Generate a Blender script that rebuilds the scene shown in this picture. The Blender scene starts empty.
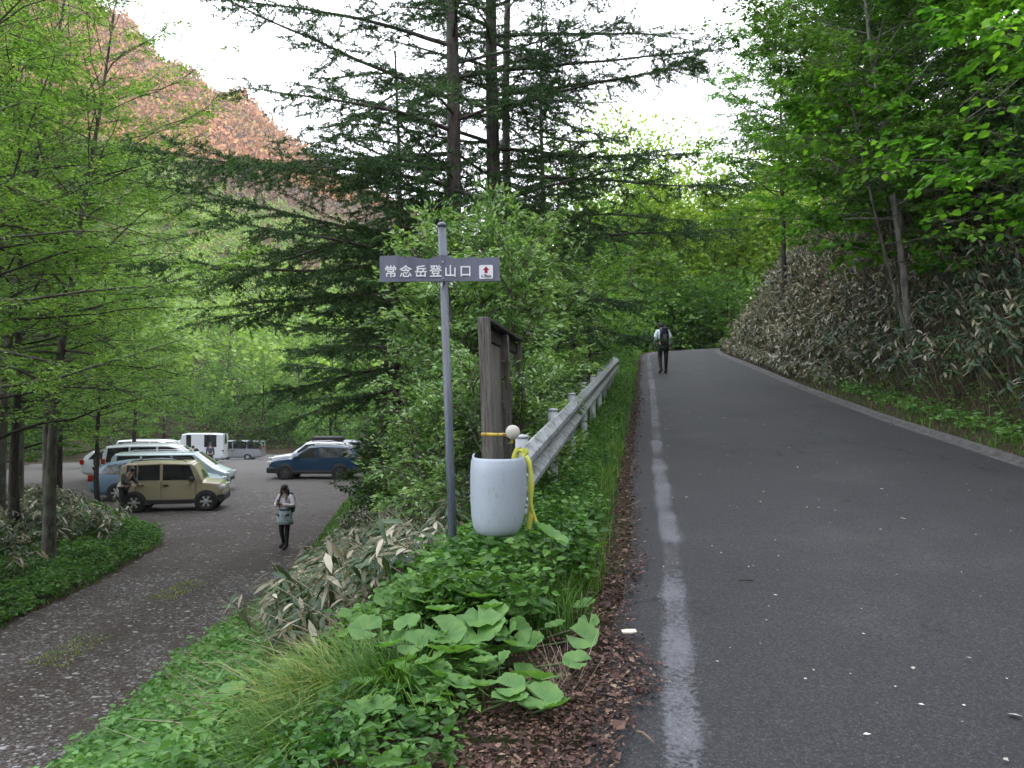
import bpy, math, random
import numpy as np
from mathutils import Vector, Matrix
R = math.radians
rng = np.random.default_rng(7)
random.seed(7)
SC = bpy.context.scene
COL = SC.collection

# ------------------------------------------------------------------ materials
def new_mat(name):
    m = bpy.data.materials.new(name); m.use_nodes = True
    nt = m.node_tree; nt.nodes.clear()
    return m, nt, nt.nodes, nt.links
def nd(nodes, typ, **kw):
    n = nodes.new(typ)
    for k, v in kw.items():
        if k.startswith('i_'):
            n.inputs[k[2:].replace('_', ' ')].default_value = v
        else:
            setattr(n, k, v)
    return n
def c4(c): return (c[0], c[1], c[2], 1.0)
def ramp(nodes, stops, interp='LINEAR'):
    r = nodes.new('ShaderNodeValToRGB'); cr = r.color_ramp; cr.interpolation = interp
    while len(cr.elements) < len(stops): cr.elements.new(0.5)
    for e, (p, c) in zip(cr.elements, stops):
        e.position = p; e.color = c4(c) if len(c) == 3 else c
    return r
def plain(name, col, rough=0.6, metal=0.0, spec=0.5, noise=0.0, nscale=8.0, bump=0.0, coat=0.0, emis=None):
    """a painted / cloth / metal surface with slight procedural mottling"""
    m, nt, N, L = new_mat(name)
    out = nd(N, 'ShaderNodeOutputMaterial'); b = nd(N, 'ShaderNodeBsdfPrincipled')
    b.inputs['Roughness'].default_value = rough; b.inputs['Metallic'].default_value = metal
    b.inputs['Specular IOR Level'].default_value = spec
    b.inputs['Coat Weight'].default_value = coat
    b.inputs['Coat Roughness'].default_value = 0.08
    tc = nd(N, 'ShaderNodeTexCoord'); no = nd(N, 'ShaderNodeTexNoise'); no.inputs['Scale'].default_value = nscale
    no.inputs['Detail'].default_value = 5
    L.new(tc.outputs['Object'], no.inputs['Vector'])
    k = max(noise, 0.02)
    r = ramp(N, [(0.3, [c*(1-k) for c in col]), (0.7, [min(1, c*(1+k)) for c in col])])
    L.new(no.outputs['Fac'], r.inputs['Fac']); L.new(r.outputs['Color'], b.inputs['Base Color'])
    if bump:
        bp = nd(N, 'ShaderNodeBump'); bp.inputs['Strength'].default_value = bump; bp.inputs['Distance'].default_value = 0.02
        L.new(no.outputs['Fac'], bp.inputs['Height']); L.new(bp.outputs['Normal'], b.inputs['Normal'])
    L.new(b.outputs['BSDF'], out.inputs['Surface'])
    return m
def leafmat(name, stops, rough=0.45, trans=0.35, spec=0.35, clump=0.0, cscale=0.6):
    """leaves: every leaf (mesh island) has its own tone; soft light comes through the blade"""
    m, nt, N, L = new_mat(name)
    out = nd(N, 'ShaderNodeOutputMaterial'); b = nd(N, 'ShaderNodeBsdfPrincipled')
    b.inputs['Roughness'].default_value = rough; b.inputs['Specular IOR Level'].default_value = spec
    g = nd(N, 'ShaderNodeNewGeometry')
    r = ramp(N, stops)
    L.new(g.outputs['Random Per Island'], r.inputs['Fac'])
    colout = r.outputs['Color']
    if clump:
        tc = nd(N, 'ShaderNodeTexCoord'); no = nd(N, 'ShaderNodeTexNoise'); no.inputs['Scale'].default_value = cscale
        no.inputs['Detail'].default_value = 2
        L.new(tc.outputs['Object'], no.inputs['Vector'])
        hs = nd(N, 'ShaderNodeHueSaturation')
        mr = nd(N, 'ShaderNodeMapRange'); mr.inputs['From Min'].default_value = .3; mr.inputs['From Max'].default_value = .7
        mr.inputs['To Min'].default_value = 1-clump; mr.inputs['To Max'].default_value = 1+clump
        L.new(no.outputs['Fac'], mr.inputs['Value']); L.new(mr.outputs['Result'], hs.inputs['Value'])
        mh = nd(N, 'ShaderNodeMapRange'); mh.inputs['From Min'].default_value = .3; mh.inputs['From Max'].default_value = .7
        mh.inputs['To Min'].default_value = .515; mh.inputs['To Max'].default_value = .485
        L.new(no.outputs['Fac'], mh.inputs['Value']); L.new(mh.outputs['Result'], hs.inputs['Hue'])
        L.new(colout, hs.inputs['Color']); colout = hs.outputs['Color']
    L.new(colout, b.inputs['Base Color'])
    if trans:
        t = nd(N, 'ShaderNodeBsdfTranslucent'); ml = nd(N, 'ShaderNodeMix', data_type='RGBA', blend_type='MULTIPLY')
        ml.inputs['Factor'].default_value = 1
        L.new(colout, ml.inputs['A']); ml.inputs['B'].default_value = (1.4, 1.5, 0.7, 1)
        L.new(ml.outputs['Result'], t.inputs['Color'])
        mx = nd(N, 'ShaderNodeMixShader'); mx.inputs['Fac'].default_value = trans
        L.new(b.outputs['BSDF'], mx.inputs[1]); L.new(t.outputs['BSDF'], mx.inputs[2]); L.new(mx.outputs['Shader'], out.inputs['Surface'])
    else:
        L.new(b.outputs['BSDF'], out.inputs['Surface'])
    return m
def barkmat(name, c1, c2, scale=6.0, lichen=None):
    m, nt, N, L = new_mat(name)
    out = nd(N, 'ShaderNodeOutputMaterial'); b = nd(N, 'ShaderNodeBsdfPrincipled'); b.inputs['Roughness'].default_value = .9
    b.inputs['Specular IOR Level'].default_value = .2
    tc = nd(N, 'ShaderNodeTexCoord'); mp = nd(N, 'ShaderNodeMapping'); mp.inputs['Scale'].default_value = (1, 1, .22)
    L.new(tc.outputs['Object'], mp.inputs['Vector'])
    no = nd(N, 'ShaderNodeTexNoise'); no.inputs['Scale'].default_value = scale*3; no.inputs['Detail'].default_value = 8
    no.inputs['Roughness'].default_value = .7
    L.new(mp.outputs['Vector'], no.inputs['Vector'])
    r = ramp(N, [(.35, c1), (.62, c2)]); L.new(no.outputs['Fac'], r.inputs['Fac'])
    co = r.outputs['Color']
    if lichen:
        n2 = nd(N, 'ShaderNodeTexNoise'); n2.inputs['Scale'].default_value = scale*.6; n2.inputs['Detail'].default_value = 6
        L.new(tc.outputs['Object'], n2.inputs['Vector'])
        r2 = ramp(N, [(.5, (0, 0, 0)), (.64, (1, 1, 1))]); L.new(n2.outputs['Fac'], r2.inputs['Fac'])
        mx = nd(N, 'ShaderNodeMix', data_type='RGBA'); L.new(r2.outputs['Color'], mx.inputs['Factor'])
        L.new(co, mx.inputs['A']); mx.inputs['B'].default_value = c4(lichen); co = mx.outputs['Result']
    L.new(co, b.inputs['Base Color'])
    bp = nd(N, 'ShaderNodeBump'); bp.inputs['Strength'].default_value = .9; bp.inputs['Distance'].default_value = .03
    L.new(no.outputs['Fac'], bp.inputs['Height']); L.new(bp.outputs['Normal'], b.inputs['Normal'])
    L.new(b.outputs['BSDF'], out.inputs['Surface'])
    return m

# ------------------------------------------------------------------ mesh collecting
class MB:
    """collects shapes into one mesh; faces may carry a material slot"""
    def __init__(s): s.V = []; s.F = []; s.M = []; s.n = 0; s.S = []
    def add(s, v, f, mi=0, smooth=False):
        v = np.asarray(v, float).reshape(-1, 3); s.V.append(v)
        s.F.append((np.asarray(f, dtype=np.int64) + s.n) if isinstance(f, np.ndarray) else [[i + s.n for i in q] for q in f])
        s.M.append(mi); s.S.append(smooth); s.n += len(v); return s
    def box(s, x0, x1, y0, y1, z0, z1, mi=0, M=None, ch=0.0):
        if ch > 0:
            c = ch; pts = []
            for z, k in ((z0, c), (z0+c, 0), (z1-c, 0), (z1, c)):
                pts += [(x0+k, y0+k+(c if 0 else 0), z), (x1-k, y0+k, z), (x1-k, y1-k, z), (x0+k, y1-k, z)]
            f = [[3, 2, 1, 0], [12, 13, 14, 15]]
            for r_ in range(3):
                for i in range(4):
                    a = r_*4+i; b_ = r_*4+(i+1) % 4; f.append([a, b_, b_+4, a+4])
            v = np.array(pts)
        else:
            v = np.array([(x0, y0, z0), (x1, y0, z0), (x1, y1, z0), (x0, y1, z0), (x0, y0, z1), (x1, y0, z1), (x1, y1, z1), (x0, y1, z1)], float)
            f = [[3, 2, 1, 0], [4, 5, 6, 7], [0, 1, 5, 4], [1, 2, 6, 5], [2, 3, 7, 6], [3, 0, 4, 7]]
        if M is not None: v = tr(v, M)
        return s.add(v, f, mi)
    def tube(s, path, rad, k=8, mi=0, cap=True, smooth=True):
        P = np.asarray(path, float); n = len(P); rad = np.broadcast_to(np.asarray(rad, float), (n,))
        T = np.gradient(P, axis=0); T /= np.linalg.norm(T, axis=1)[:, None]+1e-9
        up = np.array([0, 0, 1.]) if abs(T[0][2]) < .9 else np.array([1., 0, 0])
        A = np.cross(T, up); A /= np.linalg.norm(A, axis=1)[:, None]+1e-9; B = np.cross(T, A)
        an = np.arange(k)*2*np.pi/k
        ring = (A[:, None, :]*np.cos(an)[None, :, None]+B[:, None, :]*np.sin(an)[None, :, None])*rad[:, None, None]+P[:, None, :]
        v = ring.reshape(-1, 3); f = []
        for i in range(n-1):
            for j in range(k):
                a = i*k+j; b = i*k+(j+1) % k; f.append([a, b, b+k, a+k])
        if cap: f.append(list(range(k))[::-1]); f.append([(n-1)*k+j for j in range(k)])
        return s.add(v, f, mi, smooth)
    def lathe(s, prof, k=16, M=None, mi=0, smooth=True):
        prof = np.asarray(prof, float); an = np.arange(k)*2*np.pi/k
        v = np.stack([prof[:, 0][:, None]*np.cos(an), prof[:, 0][:, None]*np.sin(an), np.repeat(prof[:, 1][:, None], k, 1)], -1).reshape(-1, 3)
        f = []
        for i in range(len(prof)-1):
            for j in range(k):
                a = i*k+j; b = i*k+(j+1) % k; f.append([a, b, b+k, a+k])
        f.append(list(range(k))[::-1]); f.append([(len(prof)-1)*k+j for j in range(k)])
        if M is not None: v = tr(v, M)
        return s.add(v, f, mi, smooth)
    def poly(s, pts, mi=0): return s.add(pts, [list(range(len(pts)))], mi)
    def prism(s, pts, vec, mi=0):
        p = np.asarray(pts, float); q = p+np.asarray(vec, float); n = len(p)
        f = [list(range(n))[::-1], [n+i for i in range(n)]]+[[i, (i+1) % n, n+(i+1) % n, n+i] for i in range(n)]
        return s.add(np.vstack([p, q]), f, mi)
    def ico(s, c, r, mi=0, k=10, m=7):
        c = np.asarray(c, float); r = np.broadcast_to(np.asarray(r, float), (3,))
        prof = [(math.sin(math.pi*i/m), -math.cos(math.pi*i/m)) for i in range(m+1)]
        prof[0] = (1e-3, -1); prof[-1] = (1e-3, 1)
        return s.lathe(prof, k, Matrix.Translation(c) @ Matrix.Diagonal((r[0], r[1], r[2], 1)), mi)
    def build(s, name, mats, parent=None, link=True):
        V = np.vstack(s.V) if s.V else np.zeros((0, 3))
        loops = []; sizes = []; mi = []; sm = []
        for F, m_, s_ in zip(s.F, s.M, s.S):
            if isinstance(F, np.ndarray):
                loops.append(F.reshape(-1)); sizes.append(np.full(len(F), F.shape[1])); mi.append(np.full(len(F), m_)); sm.append(np.full(len(F), s_))
            else:
                loops.append(np.array([i for q in F for i in q])); sizes.append(np.array([len(q) for q in F]))
                mi.append(np.full(len(F), m_)); sm.append(np.full(len(F), s_))
        me = mesh_np(name, V, np.concatenate(loops), np.concatenate(sizes), np.concatenate(mi), np.concatenate(sm))
        for m in (mats if isinstance(mats, (list, tuple)) else [mats]): me.materials.append(m)
        o = bpy.data.objects.new(name, me)
        if link: COL.objects.link(o)
        if parent is not None: o.parent = parent
        return o
def tr(v, M):
    M = np.array(M); return np.asarray(v) @ M[:3, :3].T + M[:3, 3]
def mesh_np(name, V, loops, sizes, mi=None, sm=None):
    me = bpy.data.meshes.new(name)
    me.vertices.add(len(V)); me.vertices.foreach_set('co', np.asarray(V, np.float32).reshape(-1))
    me.loops.add(len(loops)); me.loops.foreach_set('vertex_index', np.asarray(loops, np.int32))
    st = np.concatenate([[0], np.cumsum(sizes)[:-1]]).astype(np.int32)
    me.polygons.add(len(sizes)); me.polygons.foreach_set('loop_start', st); me.polygons.foreach_set('loop_total', np.asarray(sizes, np.int32))
    if mi is not None: me.polygons.foreach_set('material_index', np.asarray(mi, np.int32))
    if sm is not None: me.polygons.foreach_set('use_smooth', np.asarray(sm, bool))
    me.update(calc_edges=True); me.validate()
    return me
def tag(o, label=None, cat=None, group=None, kind=None):
    if label: o['label'] = label
    if cat: o['category'] = cat
    if group: o['group'] = group
    if kind: o['kind'] = kind
    return o
def thing(name, label, cat, loc=(0, 0, 0), rz=0.0, group=None, rx=0.0, ry=0.0):
    o = bpy.data.objects.new(name, None); COL.objects.link(o); o.location = loc; o.rotation_euler = (rx, ry, rz)
    o.empty_display_size = .2
    return tag(o, label, cat, group)
def copy_tree(o, parent=None):
    c = o.copy(); COL.objects.link(c); c.parent = parent
    for ch in list(o.children): copy_tree(ch, c)
    return c

# ------------------------------------------------------------------ vector batches
def unit(v): return v/(np.linalg.norm(v, axis=-1, keepdims=True)+1e-9)
def leaf_batch(mb, P, D, Nn, Ln, Wd, fold=.18, curl=.0, mi=0, wide=.42, six=False):
    """one folded blade per row: P base, D direction, Nn face normal"""
    n = len(P)
    if n == 0: return
    Ln = np.broadcast_to(Ln, (n,))[:, None]; Wd = np.broadcast_to(Wd, (n,))[:, None]
    D = unit(D); S = unit(np.cross(D, Nn)); U = np.cross(S, D)
    if not six:
        tip = P+D*Ln-U*Ln*curl; mid = P+D*Ln*wide
        a = mid+S*Wd*.5+U*Wd*fold; b = mid-S*Wd*.5+U*Wd*fold
        V = np.stack([P, a, tip, b], 1).reshape(-1, 3)
        i = (np.arange(n)*4)[:, None]
        F = np.concatenate([i+np.array([0, 1, 2]), i+np.array([0, 2, 3])], 1).reshape(-1, 3)
    else:
        m1 = P+D*Ln*.28-U*Ln*curl*.15; m2 = P+D*Ln*.65-U*Ln*curl*.5; tip = P+D*Ln*.97-U*Ln*curl
        a1 = m1+S*Wd*.46+U*Wd*fold; b1 = m1-S*Wd*.46+U*Wd*fold; a2 = m2+S*Wd*.4+U*Wd*fold; b2 = m2-S*Wd*.4+U*Wd*fold
        V = np.stack([P, m1, m2, tip, a1, b1, a2, b2], 1).reshape(-1, 3)
        i = (np.arange(n)*8)[:, None]
        T = [[0, 4, 1], [0, 1, 5], [1, 4, 2], [4, 6, 2], [1, 2, 5], [5, 2, 7], [2, 6, 3], [2, 3, 7]]
        F = np.concatenate([i+np.array(t) for t in T], 1).reshape(-1, 3)
    mb.add(V, F, mi, False)
def stick_batch(mb, A, B, r0, r1, mi=0):
    n = len(A)
    if n == 0: return
    r0 = np.broadcast_to(r0, (n,))[:, None]; r1 = np.broadcast_to(r1, (n,))[:, None]
    D = unit(B-A); up = np.where(np.abs(D[:, 2:3]) < .9, np.array([[0, 0, 1.]]), np.array([[1., 0, 0]]))
    X = unit(np.cross(D, up)); Y = np.cross(D, X); vs = []
    for p, r in ((A, r0), (B, r1)):
        for k in range(3):
            a = k*2*math.pi/3; vs.append(p+X*r*math.cos(a)+Y*r*math.sin(a))
    V = np.stack(vs, 1).reshape(-1, 3); i = (np.arange(n)*6)[:, None]
    F = np.concatenate([i+np.array(t) for t in ([0, 1, 4, 3], [1, 2, 5, 4], [2, 0, 3, 5])], 1).reshape(-1, 4)
    mb.add(V, F, mi, True)
def blade_batch(mb, P, H, W, lean, az, mi=0):
    """grass: curved strips; lean = horizontal reach as a fraction of height"""
    n = len(P)
    if n == 0: return
    H = np.broadcast_to(H, (n,))[:, None]; W = np.broadcast_to(W, (n,))[:, None]; lean = np.broadcast_to(lean, (n,))[:, None]
    O = np.stack([np.cos(az), np.sin(az), 0*az], 1); S = np.stack([-np.sin(az), np.cos(az), 0*az], 1)
    up = np.array([[0, 0, 1.]]); vs = []
    for t, w in ((0, 1.), (.4, .9), (.75, .6)):
        c = P+up*H*(t-.35*lean*t*t)+O*H*lean*t*t
        vs += [c+S*W*w*.5, c-S*W*w*.5]
    vs.append(P+up*H*(1-.45*lean)+O*H*lean*1.05)
    V = np.stack(vs, 1).reshape(-1, 3); i = (np.arange(n)*7)[:, None]
    Q = [[0, 1, 3], [0, 3, 2], [2, 3, 5], [2, 5, 4], [4, 5, 6]]
    F = np.concatenate([i+np.array(t) for t in Q], 1).reshape(-1, 3)
    mb.add(V, F, mi, False)
def rand_unit(n, zs=1.0):
    v = rng.normal(size=(n, 3)); v[:, 2] *= zs; return unit(v)
# ------------------------------------------------------------------ the lie of the land
CAMZ = 1.55
ZR_Y = np.array([-60, -10, 0, 5, 10, 15, 20, 26, 32, 36, 40, 45, 60, 100, 200.])
ZR_Z = np.array([-4.4, -.72, 0, .39, .82, 1.32, 1.9, 2.66, 3.42, 3.92, 4.36, 4.8, 5.0, 5.4, 6.])
# left asphalt edge of the road, plan view (x, y)
LE = np.array([(-6.5, -40), (-1.9, -10), (-.22, 0), (.28, 3.0), (.59, 4.4), (.85, 5.7), (1.55, 10), (2.42, 15), (3.3, 20), (4.15, 25), (5.2, 31), (6.1, 36), (7.2, 40), (9.0, 43.6), (11.8, 46.2), (15.5, 47.8), (22, 48.6), (34, 49), (60, 49)])
def smooth_path(P, n=400):
    P = np.asarray(P, float); t = np.concatenate([[0], np.cumsum(np.linalg.norm(np.diff(P, axis=0), axis=1))])
    T = np.linspace(0, t[-1], n); X = np.stack([np.interp(T, t, P[:, i]) for i in range(P.shape[1])], 1)
    for _ in range(6):
        Y = X.copy(); Y[1:-1] = (X[:-2]+2*X[1:-1]+X[2:])/4; X = Y
    return X
LEs = smooth_path(LE, 420)
TAN = unit(np.gradient(LEs, axis=0)); RN = np.stack([TAN[:, 1], -TAN[:, 0]], 1)     # right-hand normal
ARC = np.concatenate([[0], np.cumsum(np.linalg.norm(np.diff(LEs, axis=0), axis=1))])
# road level per station: follows y up to the bend, then goes on level
ZST = np.interp(LEs[:, 1], ZR_Y, ZR_Z)
RW_Y = np.array([-40, 0, 5, 10, 22, 30, 38, 45, 60]); 
def road_w(i): return np.interp(LEs[i, 1], [-40, 9, 22, 30, 40, 48], [4.75, 4.72, 4.15, 3.85, 3.3, 3.5])
ROADW = road_w(np.arange(len(LEs)))
def road_coord(x, y):
    """signed lateral distance to the left asphalt edge (+ right), station index"""
    x = np.asarray(x, float).ravel(); y = np.asarray(y, float).ravel(); s = np.empty(len(x)); st = np.empty(len(x), int)
    for a in range(0, len(x), 20000):
        X = x[a:a+20000, None]-LEs[None, :, 0]; Y = y[a:a+20000, None]-LEs[None, :, 1]
        d = X*X+Y*Y; k = d.argmin(1); j = np.arange(len(k))
        dd = X[j, k]*RN[k, 0]+Y[j, k]*RN[k, 1]
        s[a:a+20000] = np.where(np.abs(dd) < .95*np.sqrt(d[j, k]), np.sign(dd+1e-9)*np.sqrt(d[j, k]), dd); st[a:a+20000] = k
    return s, st
GRAVEL = np.array([(-3.2, -20), (-3.6, 0), (-4.0, 5), (-4.2, 7.8), (-4.45, 12.1), (-4.7, 17), (-5.1, 21), (-6.0, 28), (-6.6, 34), (-7.0, 45), (-9, 60), (-16, 84), (-30, 92), (-40, 90), (-38, 60), (-28, 40), (-20, 31), (-15.2, 27.6),
                   (-12.2, 24.6), (-10.2, 22.2), (-9.3, 20.3), (-8.7, 16), (-8.5, 12.6), (-8.3, 8), (-8.6, 0), (-9, -20)])
def poly_dist(x, y, P):
    """distance to polygon outline, negative inside"""
    x = np.asarray(x, float).ravel(); y = np.asarray(y, float).ravel(); best = np.full(len(x), 1e9); ins = np.zeros(len(x), bool)
    n = len(P)
    for i in range(n):
        a = P[i]; b = P[(i+1) % n]; ab = b-a
        t = np.clip(((x-a[0])*ab[0]+(y-a[1])*ab[1])/(ab@ab), 0, 1)
        best = np.minimum(best, np.hypot(x-a[0]-t*ab[0], y-a[1]-t*ab[1]))
        c = ((a[1] > y) != (b[1] > y)) & (x < (b[0]-a[0])*(y-a[1])/(b[1]-a[1]+1e-12)+a[0]); ins ^= c
    return np.where(ins, -best, best)
def wob(x, y, f=1.0, s=0):
    return (np.sin(x*1.7*f+s+1.3*np.sin(y*1.1*f+s))+np.sin(y*2.3*f+1.7*s+1.1*np.sin(x*1.9*f))+.5*np.sin(x*4.9*f+y*3.7*f+s))/2.5
def lot_z(y): return np.interp(y, [-20, 42, 80, 130], [-2.1, -2.1, -3.98, -4.6])
def ss(a, b, x):
    t = np.clip((x-a)/(b-a), 0, 1); return t*t*(3-2*t)
def smax(a, b, k): 
    h = np.clip(.5+.5*(a-b)/k, 0, 1); return b*(1-h)+a*h+k*h*(1-h)
def Hraw(x, y, sheet=True):
    x = np.asarray(x, float).ravel(); y = np.asarray(y, float).ravel()
    s, st = road_coord(x, y); zr = ZST[st]; w = ROADW[st]
    # low ground with the parking lot
    g = poly_dist(x, y, GRAVEL); zl = lot_z(y)
    low = zl+.02+np.where(g > 0, .13*ss(0, .5, g)+.16*ss(.5, 3, g), 0)+.06*wob(x, y, .6)*ss(0, 2, g)
    low = low+np.clip(-x-14, 0, 60)*.10*ss(2, 9, g)
    # far valley side and mountain
    ridge = 167+(-137-x)*.685; ridge = np.where(x < -330, 300+(-330-x)*.22, ridge); ridge = np.clip(ridge, 34, 420)
    ridge = ridge+7*wob(x, y*.3, .035)+4*wob(x, y, .09, 2)
    t = np.clip((y-96)/404, 0, 1.6); low = low+ridge*np.where(t < 1, t**1.15, 1-.5*(t-1))
    # left embankment of the road
    u = np.clip(-s, 0, None)
    drop = np.where(u < .95, .05*u, .0475+.62*(u-.95)); left = zr-drop+.05*wob(x, y, 1.1, 1)*ss(.9, 2, u)
    L = smax(left, low, .5)
    # right bank
    v = s-w
    rise = .06+.10*np.clip(v-.45, 0, 1.0)+1.45*np.clip(v-1.15, 0, 2.6)+.62*np.clip(v-3.75, 0, 14)+.16*np.clip(v-19, 0, 200)
    Rt = zr+rise+.12*wob(x, y, .8, 4)*ss(1.3, 3, v)
    z = np.where(s < 0, L, np.where(v > 0.45, Rt, zr))
    # beyond the bend: the wood stands level with the road
    if True:
        lvl = 4.8+.03*np.clip(y-50, 0, 60)+.15*wob(x, y, .5, 7)
        k = ss(50, 56, y)*ss(3, 8, x); z = np.where((s < 0) & (k > 0), z*(1-k)+smax(lvl, z, .5)*k, z)
    # ridge behind the camera, towards the low sun: it keeps the valley in shade
    dd = x*.5-y*.866
    z = z+190*ss(110, 300, dd)+.25*np.clip(dd-300, 0, 400)*.2
    if sheet:
        z = np.where((g < .0), z-.07*ss(0, .5, -g), z)
        z = np.where((s > .02) & (v < .3), z-.08, z)
    return z
def H(x, y): return Hraw(x, y, False)
def hz(x, y): return float(H([x], [y])[0])
def warp_axis(segs):
    out = []
    for a, b, st in segs: out += list(np.arange(a, b, st))
    out.append(segs[-1][1]); return np.array(out)
xs = warp_axis([(-900, -300, 40), (-300, -60, 12), (-60, -20, 1.5), (-20, -10, .5), (-10, 12, .22), (12, 24, .6), (24, 60, 2), (60, 300, 14), (300, 900, 50)])
ys = warp_axis([(-700, -120, 25), (-120, -20, 8), (-20, 1, 1.2), (1, 14, .2), (14, 32, .35), (32, 60, .8), (60, 120, 2.5), (120, 560, 9), (560, 1100, 60)])
def grid_faces(nx, ny):
    i = np.arange(nx-1)[:, None]; j = np.arange(ny-1)[None, :]; a = (i*ny+j).ravel()
    return np.stack([a, a+ny, a+ny+1, a+1], 1)
def cluttered(name, stops, nscale, bump=.5, extra=None, rough=.95, coords='Object'):
    m, nt, N, L = new_mat(name)
    out = nd(N, 'ShaderNodeOutputMaterial'); b = nd(N, 'ShaderNodeBsdfPrincipled'); b.inputs['Roughness'].default_value = rough
    b.inputs['Specular IOR Level'].default_value = .15
    tc = nd(N, 'ShaderNodeTexCoord')
    n1 = nd(N, 'ShaderNodeTexNoise'); n1.inputs['Scale'].default_value = nscale; n1.inputs['Detail'].default_value = 10; n1.inputs['Roughness'].default_value = .75
    L.new(tc.outputs[coords], n1.inputs['Vector'])
    r = ramp(N, stops); L.new(n1.outputs['Fac'], r.inputs['Fac'])
    n2 = nd(N, 'ShaderNodeTexNoise'); n2.inputs['Scale'].default_value = nscale*9; n2.inputs['Detail'].default_value = 4
    L.new(tc.outputs[coords], n2.inputs['Vector'])
    hs = nd(N, 'ShaderNodeHueSaturation'); mr = nd(N, 'ShaderNodeMapRange'); mr.inputs['From Min'].default_value = .3; mr.inputs['From Max'].default_value = .7
    mr.inputs['To Min'].default_value = .55; mr.inputs['To Max'].default_value = 1.5
    L.new(n2.outputs['Fac'], mr.inputs['Value']); L.new(mr.outputs['Result'], hs.inputs['Value']); L.new(r.outputs['Color'], hs.inputs['Color'])
    L.new(hs.outputs['Color'], b.inputs['Base Color'])
    bp = nd(N, 'ShaderNodeBump'); bp.inputs['Strength'].default_value = bump; bp.inputs['Distance'].default_value = .04
    L.new(n2.outputs['Fac'], bp.inputs['Height']); L.new(bp.outputs['Normal'], b.inputs['Normal'])
    L.new(b.outputs['BSDF'], out.inputs['Surface'])
    return m
X, Y = np.meshgrid(xs, ys, indexing='ij'); Z = Hraw(X.ravel(), Y.ravel())
mb = MB(); mb.add(np.stack([X.ravel(), Y.ravel(), Z], 1), grid_faces(len(xs), len(ys)), 0, True)
m_floor = cluttered('forest_floor', [(.35, (.022, .016, .011)), (.5, (.045, .03, .02)), (.62, (.03, .045, .014)), (.75, (.07, .05, .033))], 1.6)
tag(mb.build('ground', m_floor), kind='structure')

# --- road surface (asphalt strip), worn edge line, concrete gutter
m, nt, N, L = new_mat('asphalt'); m_asph = m
out = nd(N, 'ShaderNodeOutputMaterial'); b = nd(N, 'ShaderNodeBsdfPrincipled'); tc = nd(N, 'ShaderNodeTexCoord')
fine = nd(N, 'ShaderNodeTexNoise'); fine.inputs['Scale'].default_value = 55; fine.inputs['Detail'].default_value = 6; fine.inputs['Roughness'].default_value = .8
vor = nd(N, 'ShaderNodeTexVoronoi'); vor.inputs['Scale'].default_value = 95
big = nd(N, 'ShaderNodeTexNoise'); big.inputs['Scale'].default_value = .55; big.inputs['Detail'].default_value = 8; big.inputs['Roughness'].default_value = .68
for n_ in (fine, vor, big): L.new(tc.outputs['Object'], n_.inputs['Vector'])
r1 = ramp(N, [(.32, (.020, .021, .023)), (.52, (.041, .0425, .0465)), (.68, (.090, .092, .098))]); L.new(fine.outputs['Fac'], r1.inputs['Fac'])
r2 = ramp(N, [(.0, (3.2, 3.2, 3.2)), (.16, (1.3, 1.3, 1.3)), (.3, (.85, .85, .85)), (.6, (.6, .6, .6))]); L.new(vor.outputs['Distance'], r2.inputs['Fac'])
r3 = ramp(N, [(.30, (.60, .60, .62)), (.42, (.92, .92, .92)), (.55, (1, 1, 1)), (.70, (1.45, 1.42, 1.36))]); L.new(big.outputs['Fac'], r3.inputs['Fac'])
mx = nd(N, 'ShaderNodeMix', data_type='RGBA', blend_type='MULTIPLY'); mx.inputs['Factor'].default_value = 1; L.new(r1.outputs['Color'], mx.inputs['A']); L.new(r2.outputs['Color'], mx.inputs['B'])
mx2 = nd(N, 'ShaderNodeMix', data_type='RGBA', blend_type='MULTIPLY'); mx2.inputs['Factor'].default_value = 1; L.new(mx.outputs['Result'], mx2.inputs['A']); L.new(r3.outputs['Color'], mx2.inputs['B'])
# hairline cracks
vc = nd(N, 'ShaderNodeTexVoronoi', feature='DISTANCE_TO_EDGE'); vc.inputs['Scale'].default_value = .38
dn = nd(N, 'ShaderNodeTexNoise'); dn.inputs['Scale'].default_value = 2.5; dn.inputs['Detail'].default_value = 4
L.new(tc.outputs['Object'], dn.inputs['Vector']); ad = nd(N, 'ShaderNodeMix', data_type='RGBA', blend_type='LINEAR_LIGHT'); ad.inputs['Factor'].default_value = .5
L.new(tc.outputs['Object'], ad.inputs['A']); L.new(dn.outputs['Color'], ad.inputs['B']); L.new(ad.outputs['Result'], vc.inputs['Vector'])
rc = ramp(N, [(.0, (.3, .3, .3)), (.010, (1, 1, 1))]); L.new(vc.outputs['Distance'], rc.inputs['Fac'])
gate = nd(N, 'ShaderNodeTexNoise'); gate.inputs['Scale'].default_value = .3; L.new(tc.outputs['Object'], gate.inputs['Vector'])
rg = ramp(N, [(.50, (0, 0, 0)), (.58, (1, 1, 1))]); L.new(gate.outputs['Fac'], rg.inputs['Fac'])
mx3 = nd(N, 'ShaderNodeMix', data_type='RGBA', blend_type='MULTIPLY'); L.new(rg.outputs['Color'], mx3.inputs['Factor']); L.new(mx2.outputs['Result'], mx3.inputs['A']); L.new(rc.outputs['Color'], mx3.inputs['B'])
L.new(mx3.outputs['Result'], b.inputs['Base Color']); b.inputs['Roughness'].default_value = .78; b.inputs['Specular IOR Level'].default_value = .3
bp = nd(N, 'ShaderNodeBump'); bp.inputs['Strength'].default_value = .45; bp.inputs['Distance'].default_value = .008
L.new(fine.outputs['Fac'], bp.inputs['Height']); L.new(bp.outputs['Normal'], b.inputs['Normal']); L.new(b.outputs['BSDF'], out.inputs['Surface'])

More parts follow.
